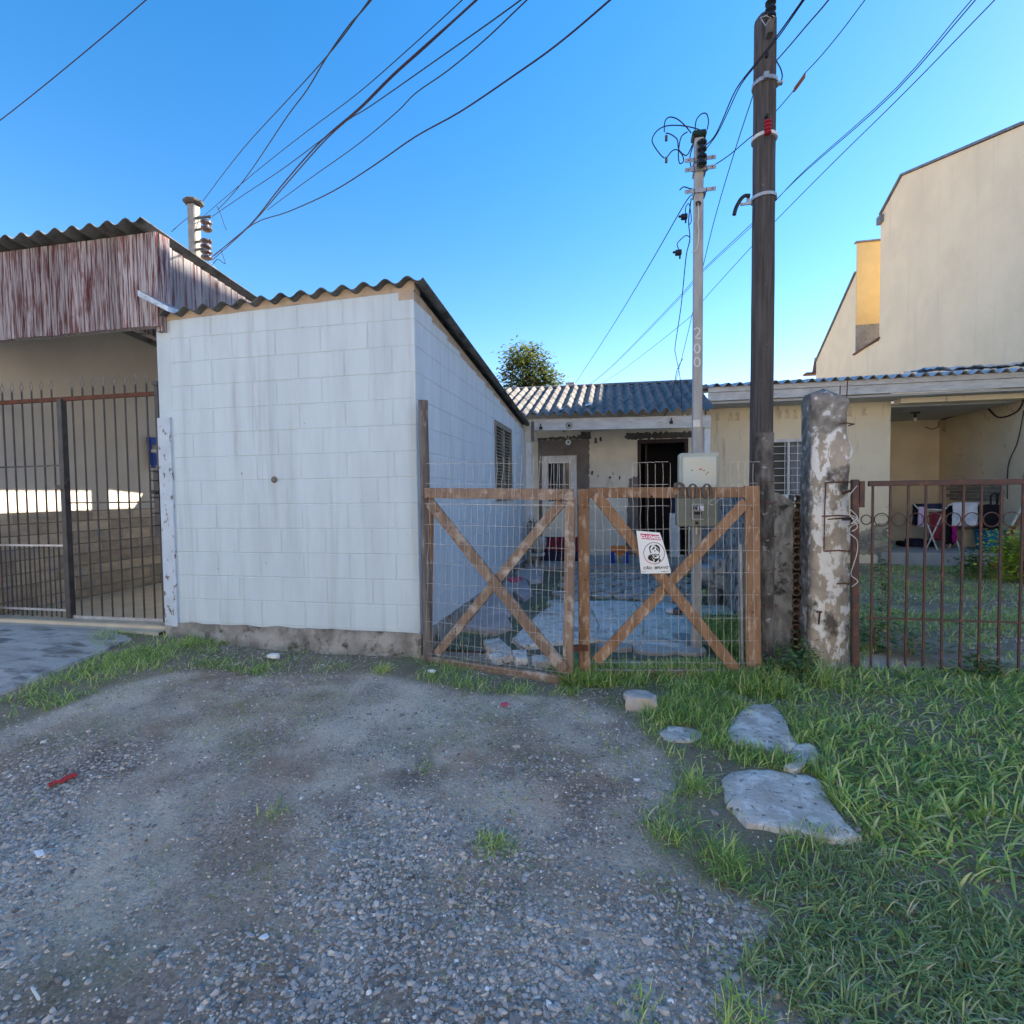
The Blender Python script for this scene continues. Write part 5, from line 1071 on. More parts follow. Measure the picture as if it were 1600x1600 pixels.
wire([(345,390),(352,412),(340,405),(330,415),(318,412)], dl, dl, .007, C_, 'short looped jumper wire at the foot of the left pole insulator')
wire([(339,322),(345,335),(350,350),(354,360)], 8.4, 8.3, .006, C_, 'loose dangling wire end beside the left pole')
wire([(268,362),(285,347),(297,338),(310,332)], 8.3, 8.6, .007, C_, 'short wire joining the carport roof to the left pole')
# right-hand wires
dsp, dbp = 4.30, 4.02
wire([(1097,232),(1115,215),(1128,190),(1150,140),(1180,100),(1215,55),(1254,0),(1330,-110)], dsp, 2.6, .006, C_, 'twisted dark service cable from the slim pole top passing the tall pole')
wire([(1099,238),(1120,210),(1136,178),(1158,132),(1186,96),(1219,54),(1258,-2),(1336,-110)], dsp-.02, 2.6, .005, C_, 'second strand of the twisted service cable at the slim pole')
wire([(1213,95),(1235,70),(1262,38),(1297,-3),(1380,-110)], 3.95, 2.4, .006, C_, 'dark wire from the tall pole steel band to the top edge')
wire([(1213,95),(1220,108),(1222,122),(1214,136),(1204,140),(1196,132)], 3.9, 3.88, .006, C_, 'short loop of dark wire hanging on the tall pole band')
wire([(1086,300),(1098,272),(1140,242),(1176,212),(1196,205)], 4.28, 3.92, .005, C_, 'thin wire from the slim pole clamp up to the red insulator')
wire([(1205,182),(1222,163),(1238,144),(1243,135)], 3.95, 3.7, .004, C_, 'short thin wire between red insulator and the brown strain link')
wire([(1256,116),(1285,85),(1320,42),(1353,-2),(1430,-100)], 3.6, 2.8, .004, C_, 'thin wire from the brown strain link to the top right')
mb = MB().tube([oD(1240,144,3.68), oD(1243,138,3.67), oD(1256,120,3.62), oD(1258,114,3.61)], [.004,.012,.012,.004], 8)
tag(mb.build('strain_insulator', mat('brown_plastic', (.22,.08,.035), rough=.5, bump=0), smooth='auto'), 'brown tubular strain insulator on a thin wire right of the tall pole', 'insulator')
wire([(895,605),(960,505),(1020,405),(1070,318),(1083,303)], 14, 4.35, .006, C_, 'thin wire from slim pole clamp sloping down left to the house roof')
wire([(914,605),(960,568),(1060,465),(1100,420),(1172,352),(1207,318),(1260,266),(1400,142),(1524,0),(1640,-130)], 20, 4.0, .007, C_, 'upper of two parallel wires rising to the right edge of the sky')
wire([(916,606),(964,566),(1064,464),(1103,420),(1174,354),(1210,316),(1262,262),(1402,136),(1518,0),(1636,-130)], 20.1, 4.0, .006, C_, 'wire twisted with the upper of the two parallel wires')
wire([(921,608),(970,580),(1075,498),(1105,462),(1172,388),(1207,350),(1300,256),(1420,138),(1556,-2),(1680,-130)], 20, 4.2, .007, C_, 'lower of two parallel wires rising to the right edge of the sky')
wire([(1055,600),(1075,520),(1100,410),(1120,330),(1150,230),(1177,148),(1185,125)], 8.0, 4.02, .005, C_, 'thin wire dropping steeply from tall pole band to the house eave')
wire([(1080,310),(1076,345),(1078,372),(1073,395),(1070,420),(1064,480),(1055,540),(1056,555),(1061,580),(1064,605),(1066,655),(1065,660)], 4.28, 9.0, .006, C_, 'black cable bundle hanging from the slim pole to the house eave')
wire([(1067,560),(1058,578),(1052,610),(1046,635),(1035,655),(1037,664),(1028,668),(1018,655),(1000,652)], 8.6, 9.0, .008, C_, 'black cable drooping along the house fascia')
ct = thing('cable_tangle', 'tangle of black cable loops with clips at the slim pole top', 'cable', tuple(oD(1090,215,4.2)))
for pts in ([(1098,205),(1085,200),(1062,196),(1040,197),(1026,205),(1019,218),(1022,228),(1032,242),(1038,247)],[(1080,208),(1070,196),(1058,186),(1046,183),(1039,190),(1038,206)],[(1040,208),(1048,210),(1058,218),(1060,232),(1066,240),(1074,242),(1082,226)],[(1042,246),(1050,236),(1058,234),(1066,242),(1068,252),(1062,255),(1060,240),(1064,215),(1074,206)],[(1086,204),(1088,188),(1096,178),(1104,178),(1107,190),(1105,202)],[(1088,212),(1082,230),(1078,246),(1080,262),(1084,272)],[(1084,296),(1076,294),(1068,292),(1062,297)]):
    MB().tube(sm([oD(a, b, 4.22-.004*i) for i, (a, b) in enumerate(pts)]), .0048, 5).build('loop', C_, ct, smooth=True)
for a, b in ((1041,216),(1041,250)): c = oD(a, b, 4.2); MB().box(c.x-.01,c.x+.01,c.y-.01,c.y+.01,c.z-.02,c.z+.02).build('clip', MT['wetgrey'], ct)
for k, (a, b) in enumerate([(1069,339),(1060,395)]):
    c = oD(a, b, 4.22); t = thing('cable_connector', ['black cable connector cluster hanging left of the slim pole, upper one','black cable connector cluster hanging left of the slim pole, lower one'][k], 'connector', tuple(c), 'cable connectors')
    mb = MB().box(c.x-.025,c.x+.025,c.y-.02,c.y+.02,c.z-.018,c.z+.02); mb.box(c.x-.045,c.x-.02,c.y-.01,c.y+.01,c.z+.0,c.z+.015).box(c.x+.005,c.x+.018,c.y-.01,c.y+.01,c.z-.05,c.z-.015); mb.build('body', MT['black'], t, bevel=.004)
    MB().tube(sm([oD(x_, y_, 4.23) for x_, y_ in ([(1072,338),(1071,326),(1076,318),(1079,330),(1080,346),(1076,352)] if k == 0 else [(1062,392),(1058,382),(1064,374),(1072,368),(1078,372),(1076,384)])]), .0038, 5).build('lead', C_, t)

# ------------------------------------------------------------------ yard behind the gate
yd = MB(); yd.grid(lambda u, v: (-1.46+u*2.62, 3.9+v*4.55, .012+.006*ns((u*6,v*9,0))), 20, 30)
yard = yd.build('yard_ground', mat('mossy_yard_soil', (.16,.15,.11), (.11,.125,.07), sc=5, c3=(.28,.26,.22), s3=7, t3=.6, w3=.06, rough=.97, bump=.8, bs=50), loc=(0,0,0)); tag(yard, 'mossy dark soil of the yard behind the wooden gate', 'ground', kind='structure')
pm = []
for k in range(4):
    mb = MB(); n = 8; P = []
    for i in range(n): a = 2*math.pi*i/n+.39; q = max(abs(math.cos(a)),abs(math.sin(a))); rr = 1-.05*random.random(); P.append((.117*math.cos(a)/q*rr, .128*math.sin(a)/q*rr))
    mb.v += [(x_,y_,-.02) for x_,y_ in P]+[(x_,y_,.022) for x_,y_ in P]+[(x_*.93,y_*.93,.030) for x_,y_ in P]
    for r_ in (0,1):
        for i in range(n): j=(i+1)%n; mb.f.append((r_*n+i,r_*n+j,(r_+1)*n+j,(r_+1)*n+i))
    mb.f.append(tuple(2*n+i for i in range(n))); me = mb.mesh('paver'); me.materials.append(MT['paver']); pm.append(me)
for j in range(15):
    for i in range(8):
        x_ = -.64+i*.245+(.12 if j % 2 else 0); y_ = 4.62+j*.272-.035*i
        if x_ > 1.05 or y_ > 8.2: continue
        if 4.72 < y_ < 5.95 and x_ > -.62: continue
        place('paver', pm[(i*3+j)%4], yard, (x_+random.uniform(-.008,.008), y_, .012+random.uniform(-.006,.006)), (R(random.uniform(-2,2)),R(random.uniform(-2,2)),R(random.uniform(-5,5))))
for k, (x_, y_, s1, s2) in enumerate([(-.05,4.33,1.3,.8),(.22,4.36,1.2,.8),(.48,4.34,1.1,.7),(.0,4.13,1.2,.75),(.30,4.10,1.3,.8),(.56,4.12,1.1,.7),(-.32,4.36,1.1,.8)]):
    place('paver', pm[k%4], yard, (x_, y_, .012), (R(random.uniform(-4,4)),R(random.uniform(-4,4)),R(random.uniform(-8,8))), (s1,s2,1))
def yslab(name, poly, m, lb, th=.04, z=.02, group=None): return slab(name, poly, th, m, lb, 'stone', group, z, .008)
for poly, lb in [([(716,988),(734,968),(776,970),(790,966),(800,985),(775,996),(740,993)],'pinkish flagstone nearest the gate behind the left leaf'),([(740,965),(762,932),(800,930),(806,955),(796,966),(770,972)],'second pinkish flagstone along the white shed'),([(764,930),(790,905),(822,912),(832,932),(818,944),(802,930)],'third pinkish flagstone along the white shed'),([(800,902),(826,890),(850,893),(846,912),(828,914)],'farthest pinkish flagstone along the white shed')]:
    yslab('flagstone', poly, MT['flag'], lb, group='flagstones along the shed')
for poly, lb in [([(755,1008),(780,1005),(800,1022),(785,1030),(760,1020)],'grey broken slab under the left leaf brace'),([(800,1005),(840,1003),(850,1016),(815,1018)],'pale broken slab right of the brace'),([(760,1030),(790,1024),(802,1034),(775,1040)],'small grey slab right behind the left bottom rail'),([(800,1026),(822,1024),(824,1038),(806,1040)],'small pale slab in the middle behind the left bottom rail'),([(830,1034),(860,1032),(866,1044),(838,1046)],'grey slab at the right behind the left bottom rail')]:
    yslab('broken_slab', poly, MT['slab'], lb, .03, group='broken slabs behind the gate')
ycm = mat('pale_rough_concrete', (.78,.73,.65), (.62,.575,.51), sc=5, c3=(.40,.37,.31), s3=14, t3=.60, w3=.06, c4=(.76,.75,.72), s4=9, t4=.62, w4=.06, rough=.95, bump=.9, bs=40, bd=.02)
for poly, lb in [([(800,1006),(840,966),(868,948),(905,944),(925,960),(935,985),(930,1006),(880,1010),(840,1012)],'pale rough concrete slab behind the left gate leaf'),([(907,944),(950,943),(990,945),(1000,965),(1005,990),(1000,1012),(960,1010),(932,1006),(937,985),(927,960)],'pale rough concrete slab in the middle of the yard'),([(992,945),(1040,946),(1074,952),(1082,975),(1085,1002),(1062,1020),(1030,1016),(1002,1012),(1007,990),(1002,965)],'pale rough concrete slab below the dog sign'),([(1078,952),(1120,950),(1160,956),(1164,972),(1120,980),(1086,978)],'pale mossy concrete slab right of the slim pole')]:
    slab('concrete_slab', poly, .022, ycm, lb, 'slab', 'concrete slabs of the yard', .02, .012)
x, y = scatter(9000, -1.4, 1.15, 3.85, 8.2, None, (), lambda x, y: np.clip((fbm(x,y,2.2,95)-.50)*5,0,1)*.8+.4*(x < -1.25)+.5*(x > .95))
grass('yard_grass', x, y, .02, .07, .003, .006, .2, 1, 'small grass growing in the joints of the yard paving', 0, .7, z=0*x+.03)
x, y = scatter(5000, .75, 1.15, 3.95, 4.9); grass('yard_corner_grass', x, y, .06, .22, .004, .008, .2, .9, 'rank grass in the yard corner behind the right gate stile', 0, .6, z=0*x+.02)
hs = MB(); c = oZ(1145, 975, .08); 
for k in range(3): hs.torus((c.x-.02*k, c.y, .06+.022*k), .24-.012*k, .010, (1,0,0), (0,1,0), 30, 6)
tag(hs.build('garden_hose', mat('blue_hose', (.012,.04,.22), rough=.4, bump=0), smooth=True), 'coiled blue garden hose lying in the yard grass', 'hose')
c = oZ(1101, 926, .07); tag(MB().lathe([(.01,-.034),(.022,-.028),(.033,-.01),(.034,0),(.033,.01),(.022,.028),(.01,.034)], (c.x,c.y,.075), 12).build('tennis_ball', MT['ball'], smooth=True), 'pale green tennis ball on the yard paving', 'ball')
c = oZ(1055, 957, .06); t = thing('toy', 'small brown and white toy lying on the white gravel', 'toy', (c.x, c.y, .05))
MB().lathe([(.01,0),(.04,.01),(.045,.03),(.02,.055)], (c.x-.05,c.y,.05), 10).build('head', MT['white'], t, smooth=True); MB().lathe([(.02,0),(.05,.01),(.055,.035),(.02,.06)], (c.x+.02,c.y,.05), 10).build('body', MT['redcrate'] if False else MT['porcelain'], t, smooth=True)
scrap('pink_tray', [(788,909),(800,911),(815,909),(816,915),(802,918),(792,914)], MT['pinkc'], 'bright pink plastic tray on the flagstones beside the shed', 'tray', .03, .05)
# concrete seat lumps near the right wall
cb = thing('broken_bench', 'broken grey concrete bench lumps stacked in the yard', 'bench', (.93, 5.9, .02))
def yb3(x0px, y0px, x1px, y1px, Y, dy, m, nm, par): a, b = oY(x0px,y0px,Y), oY(x1px,y1px,Y); return MB().box(a.x,b.x,Y,Y+dy,b.z,a.z).build(nm, m, par, bevel=.02)
yb3(1093,885,1117,910,5.75,.25,MT['cement'],'left_lump',cb); yb3(1114,873,1145,898,5.8,.3,MT['cement'],'backrest',cb); yb3(1108,898,1140,921,5.78,.25,MT['cement'],'seat',cb); yb3(1109,915,1124,955,5.8,.2,MT['conc'],'support',cb)
# ------------------------------------------------------------------ middle house
HW, EV = 9.6, 8.55
mh = thing('cottage', 'low cream plastered cottage with wavy grey roof at the back of the yard', 'house', (0, 9.6, 0))
mb = MB(); HX0, HX1 = -2.6, 1.58
win = (-1.33, -.68, 1.04, 1.95); door = (.42, 1.30, .10, 2.20)
wallrects(mb, HX0, HX1, 0, 2.75, [win, door], lambda a,b,c,d: mb.box(a,b,HW,HW+.16,c,d)); mb.build('front_wall', MT['hwall'], mh)
MB().box(HX0, HX0+.15, HW+.16, 13.4, 0, 2.9).box(HX1-.15, HX1, HW+.16, 13.4, 0, 2.9).box(HX0+.15, HX1-.15, 13.25, 13.4, 0, 2.9).build('other_walls', MT['hwall'], mh)
MB().box(HX0+.16, HX1-.16, 10.6, 10.66, .1, 2.75).build('inner_wall', MT['dark'], mh); MB().box(HX0+.16,HX1-.16,HW+.165,10.59,2.60,2.66).build('inner_ceiling', MT['dark'], mh)  # indoor shade put into the near-black colour of inner wall and ceiling
fr = MB().box(door[0]+.001,door[0]+.06,HW-.01,HW+.155,door[2],door[3]-.001).box(door[1]-.06,door[1]-.001,HW-.01,HW+.155,door[2],door[3]-.001).box(door[0]+.06,door[1]-.06,HW-.01,HW+.155,door[3]-.07,door[3]-.001).build('door_frame', MT['darkwood'], mh)
MB().quadbox([(.56,HW+.14,.11),(.60,HW+.14,.11),(.60,HW+.90,.11),(.56,HW+.90,.11),(.56,HW+.14,2.11),(.60,HW+.14,2.11),(.60,HW+.90,2.11),(.56,HW+.90,2.11)]).build('door', MT['darkwood'], mh)
# patches of bare render with ragged outline
def ragged(pts, m, name, y, th, amp=.018, seed=0, step=.03):
    out = []
    for i, p in enumerate(pts):
        q = pts[(i+1)%len(pts)]; L = math.hypot(q[0]-p[0], q[1]-p[1]); k = max(1, int(L/step)); rag = p[2]
        for j in range(k): f = j/k; out.append((p[0]+(q[0]-p[0])*f + (amp*ns((seed+i*3.1+j*.55,1,0)) if rag else 0), y, p[1]+(q[1]-p[1])*f + (amp*ns((seed+j*.6,5,i)) if rag else 0)))
    return MB().prism(out, (0,th,0)).build(name, m, mh)
ragged([(-1.40,.10,0),(-1.335,.10,0),(-1.335,1.955,0),(-.675,1.955,0),(-.675,.10,1),(-.47,.10,1),(-.44,2.26,1),(-1.40,2.24,0)], MT['grey'], 'render_patch', HW-.010, .009, .03, 2)
ragged([(-.60,2.25,1),(-.41,2.25,1),(-.41,2.38,1),(-.60,2.38,1)], MT['wetgrey'], 'render_patch', HW-.013, .012, .05, 5)
ragged([(-1.40,2.24,1),(-.45,2.26,1),(-.45,2.31,1),(-1.40,2.29,1)], MT['wetgrey'], 'render_patch', HW-.012, .011, .05, 15)
ragged([(.20,2.21,1),(1.40,2.21,1),(1.40,2.31,1),(.20,2.33,1)], MT['wetgrey'], 'render_patch', HW-.012, .011, .05, 9)
ragged([(.19,.10,1),(.415,.10,0),(.415,1.55,1),(.27,1.50,1)], MT['grey'], 'render_patch', HW-.012, .011, .05, 19)
for k, (x_, z_, s) in enumerate([(-.33,2.21,.05),(-.24,2.235,.04),(-.40,1.62,.035),(-.29,1.56,.02),(-.02,1.60,.02),(.10,1.52,.03)]): ragged([(x_-s*.6,z_-s,1),(x_+s*.6,z_-s,1),(x_+s*.5,z_+s,1),(x_-s*.3,z_+s,1)], MT['wetgrey'], 'plaster_chip', HW-.006, .005, .02, k*7, .015)
wf = MB().box(win[0],win[0]+.12,HW-.03,HW+.09,win[2],win[3]).box(win[1]-.12,win[1],HW-.03,HW+.09,win[2],win[3]).box(win[0]+.12,win[1]-.12,HW-.03,HW+.09,win[3]-.14,win[3]).box(win[0]+.12,win[1]-.12,HW-.03,HW+.09,win[2],win[2]+.06).build('window', MT['white'], mh, bevel=.008)
MB().box(win[0]+.12,win[1]-.12,HW+.05,HW+.056,win[2]+.06,win[3]-.14).build('pane', MT['glass'], wf)
for k in range(1,4): x_ = win[0]+.12+.41*k/4; MB().box(x_-.007,x_+.007,HW+.0,HW+.014,win[2]+.06,win[3]-.14).build('grille_bar', MT['white'], wf)
MB().box(win[0],win[1],HW-.05,HW-.031,1.0,1.04).build('sill', MT['white'], wf)
# porch: fascia beam, columns, floor
def hz(x_): return -.018*(x_)
MB().quadbox([(-1.40,EV,2.285+hz(-1.40)),(1.50,EV,2.285+hz(1.5)),(1.50,EV+.05,2.285+hz(1.5)),(-1.40,EV+.05,2.285+hz(-1.4)),(-1.40,EV,2.475+hz(-1.4)),(1.50,EV,2.475+hz(1.5)),(1.50,EV+.05,2.475+hz(1.5)),(-1.40,EV+.05,2.475+hz(-1.4))]).build('fascia', MT['fasc'], mh)
a, b = oY(821,640,8.6), oY(831,640,8.6); MB().box(-1.465,-1.365,8.58,8.68,.0,2.13).build('column', MT['white'], mh, bevel=.01); MB().box(-1.47,-1.30,8.575,8.70,2.132,2.45).build('column_head', MT['hwall'], mh); MB().tube([(-1.335,8.56,2.14),(-1.335,8.56,2.46)],.03,8).build('gutter_pipe', MT['grey'], mh)
MB().box(1.405,1.50,8.58,8.68,0,2.42).build('column', MT['white'], mh, bevel=.01)
for x_ in (-.9,-.2,.5,1.2): MB().box(x_-.03,x_+.03,EV+.06,HW-.002,2.40,2.50).build('rafter', MT['greywood'], mh)
pf = MB().box(-1.45, 1.40, 8.28, HW-.002, -.05, .095).build('porch_floor', MT['porchc'], mh, bevel=.01)
for i in range(5): MB().box(-1.44+i*.57,-1.44+i*.57+.562,8.275,8.9,.0955,.104).build('floor_tile', MT['porchc'], pf, bevel=.003)
# roof of short wavy sheets
ye, ze = 8.42, 2.50; yr, zr_ = 10.95, 3.46
rows = 6; L = math.hypot(yr-ye, zr_-ze)
for r_ in range(rows):
    f0, f1 = r_/rows, min(1, (r_+1.12)/rows); y0, z0, y1, z1 = ye+(yr-ye)*f0, ze+(zr_-ze)*f0, ye+(yr-ye)*f1, ze+(zr_-ze)*f1
    for c in range(4):
        w_ = .177*6 if c < 3 else .177*5; x0_ = -2.55+c*.177*6-(.006 if c else 0)
        corr((x0_, y0, z0+.03+.012+hz(x0_)*.6+.004*(c%2)), (1,0,-.011), (0, y1-y0, z1-z0-.012), w_+.02, phase=0, amp=.036, per=8, nv=1).build('roof_sheet', MT['fibroH'], mh, smooth='auto')
MB().quadbox([(-2.6,yr-.06,zr_+.03),(1.75,yr-.06,zr_+.0),(1.75,yr+.1,zr_+.0),(-2.6,yr+.1,zr_+.03),(-2.6,yr-.02,zr_+.085),(1.75,yr-.02,zr_+.055),(1.75,yr+.06,zr_+.055),(-2.6,yr+.06,zr_+.085)]).build('ridge_cap', MT['fibroH'], mh, bevel=.02)
corr((-2.55, 13.6, ze), (1,0,0), (0, yr-13.6, zr_-ze), 4.2, amp=.036, nv=1).build('rear_roof_sheet', MT['fibroH'], mh, smooth='auto')
c0, c1 = oY(885,600,11.6), oY(896,612,11.6); MB().box(c0.x,c1.x,11.6,11.75,3.2,c0.z).box(c0.x-.02,c1.x+.02,11.58,11.77,c0.z+.001,c0.z+.03).build('chimney', MT['cement'], mh)
for px, py in ((875,640),(920,632)): 
    c = oY(px,py,8.75); MB().prism([(c.x-.06,8.70,c.z-.03),(c.x+.05,8.70,c.z-.01),(c.x+.06,8.85,c.z+.03),(c.x-.04,8.85,c.z+.02)],(0,0,.012)).build('repair_patch', MT['foil'], mh)
c = oY(888,691,8.9); MB().torus((c.x,8.9,c.z),.035,.014,(1,0,0),(0,0,1),12,6).tube([(c.x,8.9,c.z+.04),(c.x+.02,8.8,c.z+.18)],.004,4).tube([(c.x,8.9,c.z+.04),(c.x-.10,8.8,c.z+.17)],.004,4).build('hanging_lamp', MT['white'], mh)
c = oY(889,665,8.53); MB().torus((c.x,8.53,c.z),.05,.004,(1,0,0),(0,0,1),16,5).box(c.x-.02,c.x+.02,8.52,8.54,c.z-.02,c.z+.02).build('fascia_fitting', MT['black'], mh)
for px, py in ((1049,660),(845,669)): c = oY(px,py,8.52); MB().box(c.x-.025,c.x+.025,8.515,8.54,c.z-.02,c.z+.025).box(c.x-.008,c.x+.008,8.515,8.53,c.z+.025,c.z+.07).build('cable_clamp', MT['black'], mh)
c = oY(953,746,9.58); MB().tube([(c.x,9.58,c.z),(c.x,9.60,c.z)],.02,8).build('wall_hook', MT['dark'], mh); MB().tube([(c.x-.05,9.585,c.z-.16),(c.x,9.58,c.z),(c.x+.05,9.585,c.z-.16)],.004,4).build('hanging_cord', MT['twig'], mh)
# things on the porch
t = thing('bench', 'dark red and navy panelled bench on the cottage porch', 'bench', tuple(oY(880,878,8.75)))
a, b = oY(848,839,8.8), oY(908,861,8.8); MB().box(a.x,b.x,8.78,8.84,b.z,a.z).build('backrest', MT['redcrate'], t, bevel=.01)
a, b = oY(842,861,8.75), oY(908,878,8.75); MB().box(a.x,b.x,8.62,8.84,.105,a.z).build('base', MT['navy'], t, bevel=.01)
t = thing('stool', 'orange toy stool with blue legs on the cottage porch', 'stool', tuple(oY(967,878,8.6)))
a, b = oY(954,853,8.5), oY(982,862,8.5); MB().box(a.x,b.x,8.45,8.70,b.z,a.z-.01).build('seat', MT['orange'], t, bevel=.02); MB().prism([(a.x+.05,8.445,b.z),(b.x-.05,8.445,b.z),((a.x+b.x)/2,8.445,b.z-.09)],(0,.01,0)).build('apron', MT['orange'], t)
for sx in (a.x+.03, b.x-.03):
    for sy in (8.48, 8.67): MB().tube([(sx,sy,.104),(sx,sy,b.z)],[.035,.028],8).build('leg', MT['bluep'], t)
t = thing('garden_ornament', 'pale concrete garden ornament with a plant pot beside the shed corner', 'ornament', tuple(oZ(838,890,.02)))
OY_ = oZ(838,888,.02).y
c = oY(838,868,OY_); MB().lathe([(.05,0),(.06,.02),(.045,.12),(.10,.2),(.15,.22),(.15,.26)], (c.x,OY_,.02), 12).build('pedestal', MT['cement'], t, smooth='auto')
a = oY(823,815,OY_); MB().box(a.x,a.x+.10,OY_-.05,OY_+.08,.02,a.z).build('pillar_block', MT['mossy'], t, bevel=.02)
MB().lathe([(.06,0),(.10,.05),(.13,.12),(.135,.22),(.11,.26)], (c.x+.04,OY_,.285), 12).build('urn', MT['cement'], t, smooth='auto')
mb = MB(); 
for k in range(7): aa = k*.9; mb.tube([(c.x-.05,OY_,.62),(c.x-.05+.03*math.cos(aa),OY_+.03*math.sin(aa),.75),(c.x-.05+.07*math.cos(aa*1.7),OY_,.82+.03*math.sin(k))],.006,4)
mb.build('plant', LEAF, t)
t = thing('white_cabinet', 'white and navy water cooler standing by the cottage doorway', 'cabinet', tuple(oY(1055,868,9.3)))
a, b = oY(1047,802,9.3), oY(1062,862,9.3); MB().box(a.x,b.x,9.25,9.45,.105,a.z).build('body', MT['white'], t, bevel=.01)
c, d = oY(1048,779,9.3), oY(1061,801,9.3); MB().box(c.x,d.x,9.27,9.43,d.z,c.z).build('top', MT['navy'], t, bevel=.02)

# ------------------------------------------------------------------ house at the right with porch
rh = thing('yellow_house', 'pale yellow single-storey house with corrugated roof and open porch at the right', 'house', (4.3, 9.6, 0))
RX0, RXC, RX1 = 1.60, 4.50, 6.30; PB = 11.6
rw = (2.55, 3.55, 1.13, 2.13)
mb = MB(); wallrects(mb, RX0, RXC, 0, 2.86, [rw], lambda a,b,c,d: mb.box(a,b,9.6,9.76,c,d)); mb.build('front_wall', MT['rwall'], rh)
MB().box(RXC-.16, RXC, 9.761, PB, 0, 2.86).build('porch_left_wall', MT['rwallp'], rh); MB().box(RXC-.155, RX1+.16, PB+.001, PB+.16, 0, 2.86).build('porch_back_wall', MT['rwallp'], rh)
MB().box(RX1, RX1+.16, 8.9, PB, 0, 2.9).build('porch_side_wall', MT['rwallp'], rh)
MB().box(RX0,RX0+.16,9.761,14,0,2.86).box(RX0+.16,RX1+.16,13.85,14,0,2.86).build('other_walls', MT['rwall'], rh)
MB().box(RXC+.001, RX1-.001, 9.60, PB, 2.60, 2.66).build('porch_ceiling', MT['ceil'], rh)
MB().box(RXC+.02,RXC+.04,10.2,11.0,.2,2.1).build('porch_door', MT['darkwood'], rh)
ws = MB().box(rw[0],rw[0]+.05,9.58,9.66,rw[2],rw[3]).box(rw[1]-.05,rw[1],9.58,9.66,rw[2],rw[3]).box(rw[0]+.05,rw[1]-.05,9.58,9.66,rw[3]-.05,rw[3]).box(rw[0]+.05,rw[1]-.05,9.58,9.66,rw[2],rw[2]+.05).box(2.93,2.97,9.60,9.66,rw[2]+.05,rw[3]-.05).build('window', MT['white'], rh)
MB().box(rw[0]+.05,rw[1]-.05,9.67,9.674,rw[2]+.05,rw[3]-.05).build('pane', mat('clear_glass', (.05,.06,.06), rough=.25, bump=0, spec=.15), ws)
for k in range(1,8): z_ = rw[2]+k*.125; MB().box(rw[0]+.01,rw[1]-.01,9.555,9.565,z_-.005,z_+.005).build('grille_bar', MT['white'], ws)
for x_ in (2.68,2.88,3.08,3.28,3.44): MB().box(x_-.005,x_+.005,9.566,9.574,rw[2]+.01,rw[3]-.01).build('grille_bar', MT['white'], ws)
mb = MB(); mb.grid(lambda u, v: (3.0+u*.30, 9.662+.006*math.sin(u*34), rw[2]+.06+v*.88), 30, 2); mb.build('curtain', MT['curtain'], ws, smooth=True)
MB().box(rw[0]-.04,rw[1]+.04,9.54,9.60,rw[2]-.05,rw[2]-.002).build('sill', MT['white'], ws)
# mouldy drip line and damp stains: patches of dirt with ragged outline
def rag2(pts, m, name, amp, seed): 
    out = []
    for i, p in enumerate(pts):
        q = pts[(i+1)%len(pts)]; k = max(1, int(math.hypot(q[0]-p[0],q[1]-p[1])/.03))
        for j in range(k): f = j/k; out.append((p[0]+(q[0]-p[0])*f+amp*ns((seed+i*3.1+j*.6,1,0)), 9.5975, p[1]+(q[1]-p[1])*f+amp*ns((seed+j*.7,5,i))))
    return MB().prism(out, (0,.0015,0)).build(name, m, rh)
x_ = 1.75; k = 0
while x_ < 4.2: rag2([(x_,2.48,0),(x_+.07,2.48,0),(x_+.06,2.63,0),(x_+.01,2.63,0)], MT['stain'], 'drip_stain', .05, k*3.7); x_ += random.uniform(.10,.24); k += 1
rag2([(3.75,.15,0),(4.49,.15,0),(4.49,.72,0),(4.1,.55,0),(3.8,.35,0)], MT['mould'], 'damp_stain', .05, 77)
MB().box(RX0-.06, RX1+.1, 9.02, 9.06, 2.745, 2.88).box(RX0-.06, RX1+.1, 9.00, 9.05, 2.885, 2.965).build('fascia', MT['fasc'], rh)
MB().box(RX0-.06, RX1, 9.061, 9.60, 2.70, 2.735).build('soffit', MT['ceil'], rh)
MB().box(RXC-.0, RX1, 9.30, 9.50, 2.62, 2.698).build('porch_beam', MT['rwall'], rh)
for (xa, xb) in ((1.5,3.26),(3.25,5.02),(5.01,6.8)):
    corr((xa, 8.93, 2.985), (1,0,0), (0,2.6,.42), xb-xa, amp=.032, phase=.6, nv=1).build('roof_sheet', MT['fibroL'], rh, smooth='auto'); corr((xa, 11.4, 3.375), (1,0,0), (0,2.7,.43), xb-xa, amp=.026, phase=.6, nv=1).build('roof_sheet', MT['fibroL'], rh, smooth='auto')
MB().box(RXC-.16, RX1, 9.50, PB, -.05, .20).build('porch_floor', MT['porchc'], rh, bevel=.01)
# exposed bricks low on the porch side wall
me = MB().box(-.004,.012,0,.19,0,.055).mesh('brick'); me.materials.append(mat('worn_brick', (.34,.30,.25), (.24,.21,.18), sc=14, bump=.6, bs=60, rnd=.2))
for r_ in range(5):
    for k in range(7): place('brick', me, rh, (RX1-.008, 9.95+k*.2+(.1 if r_%2 else 0)-.1, 1.02+r_*.063))
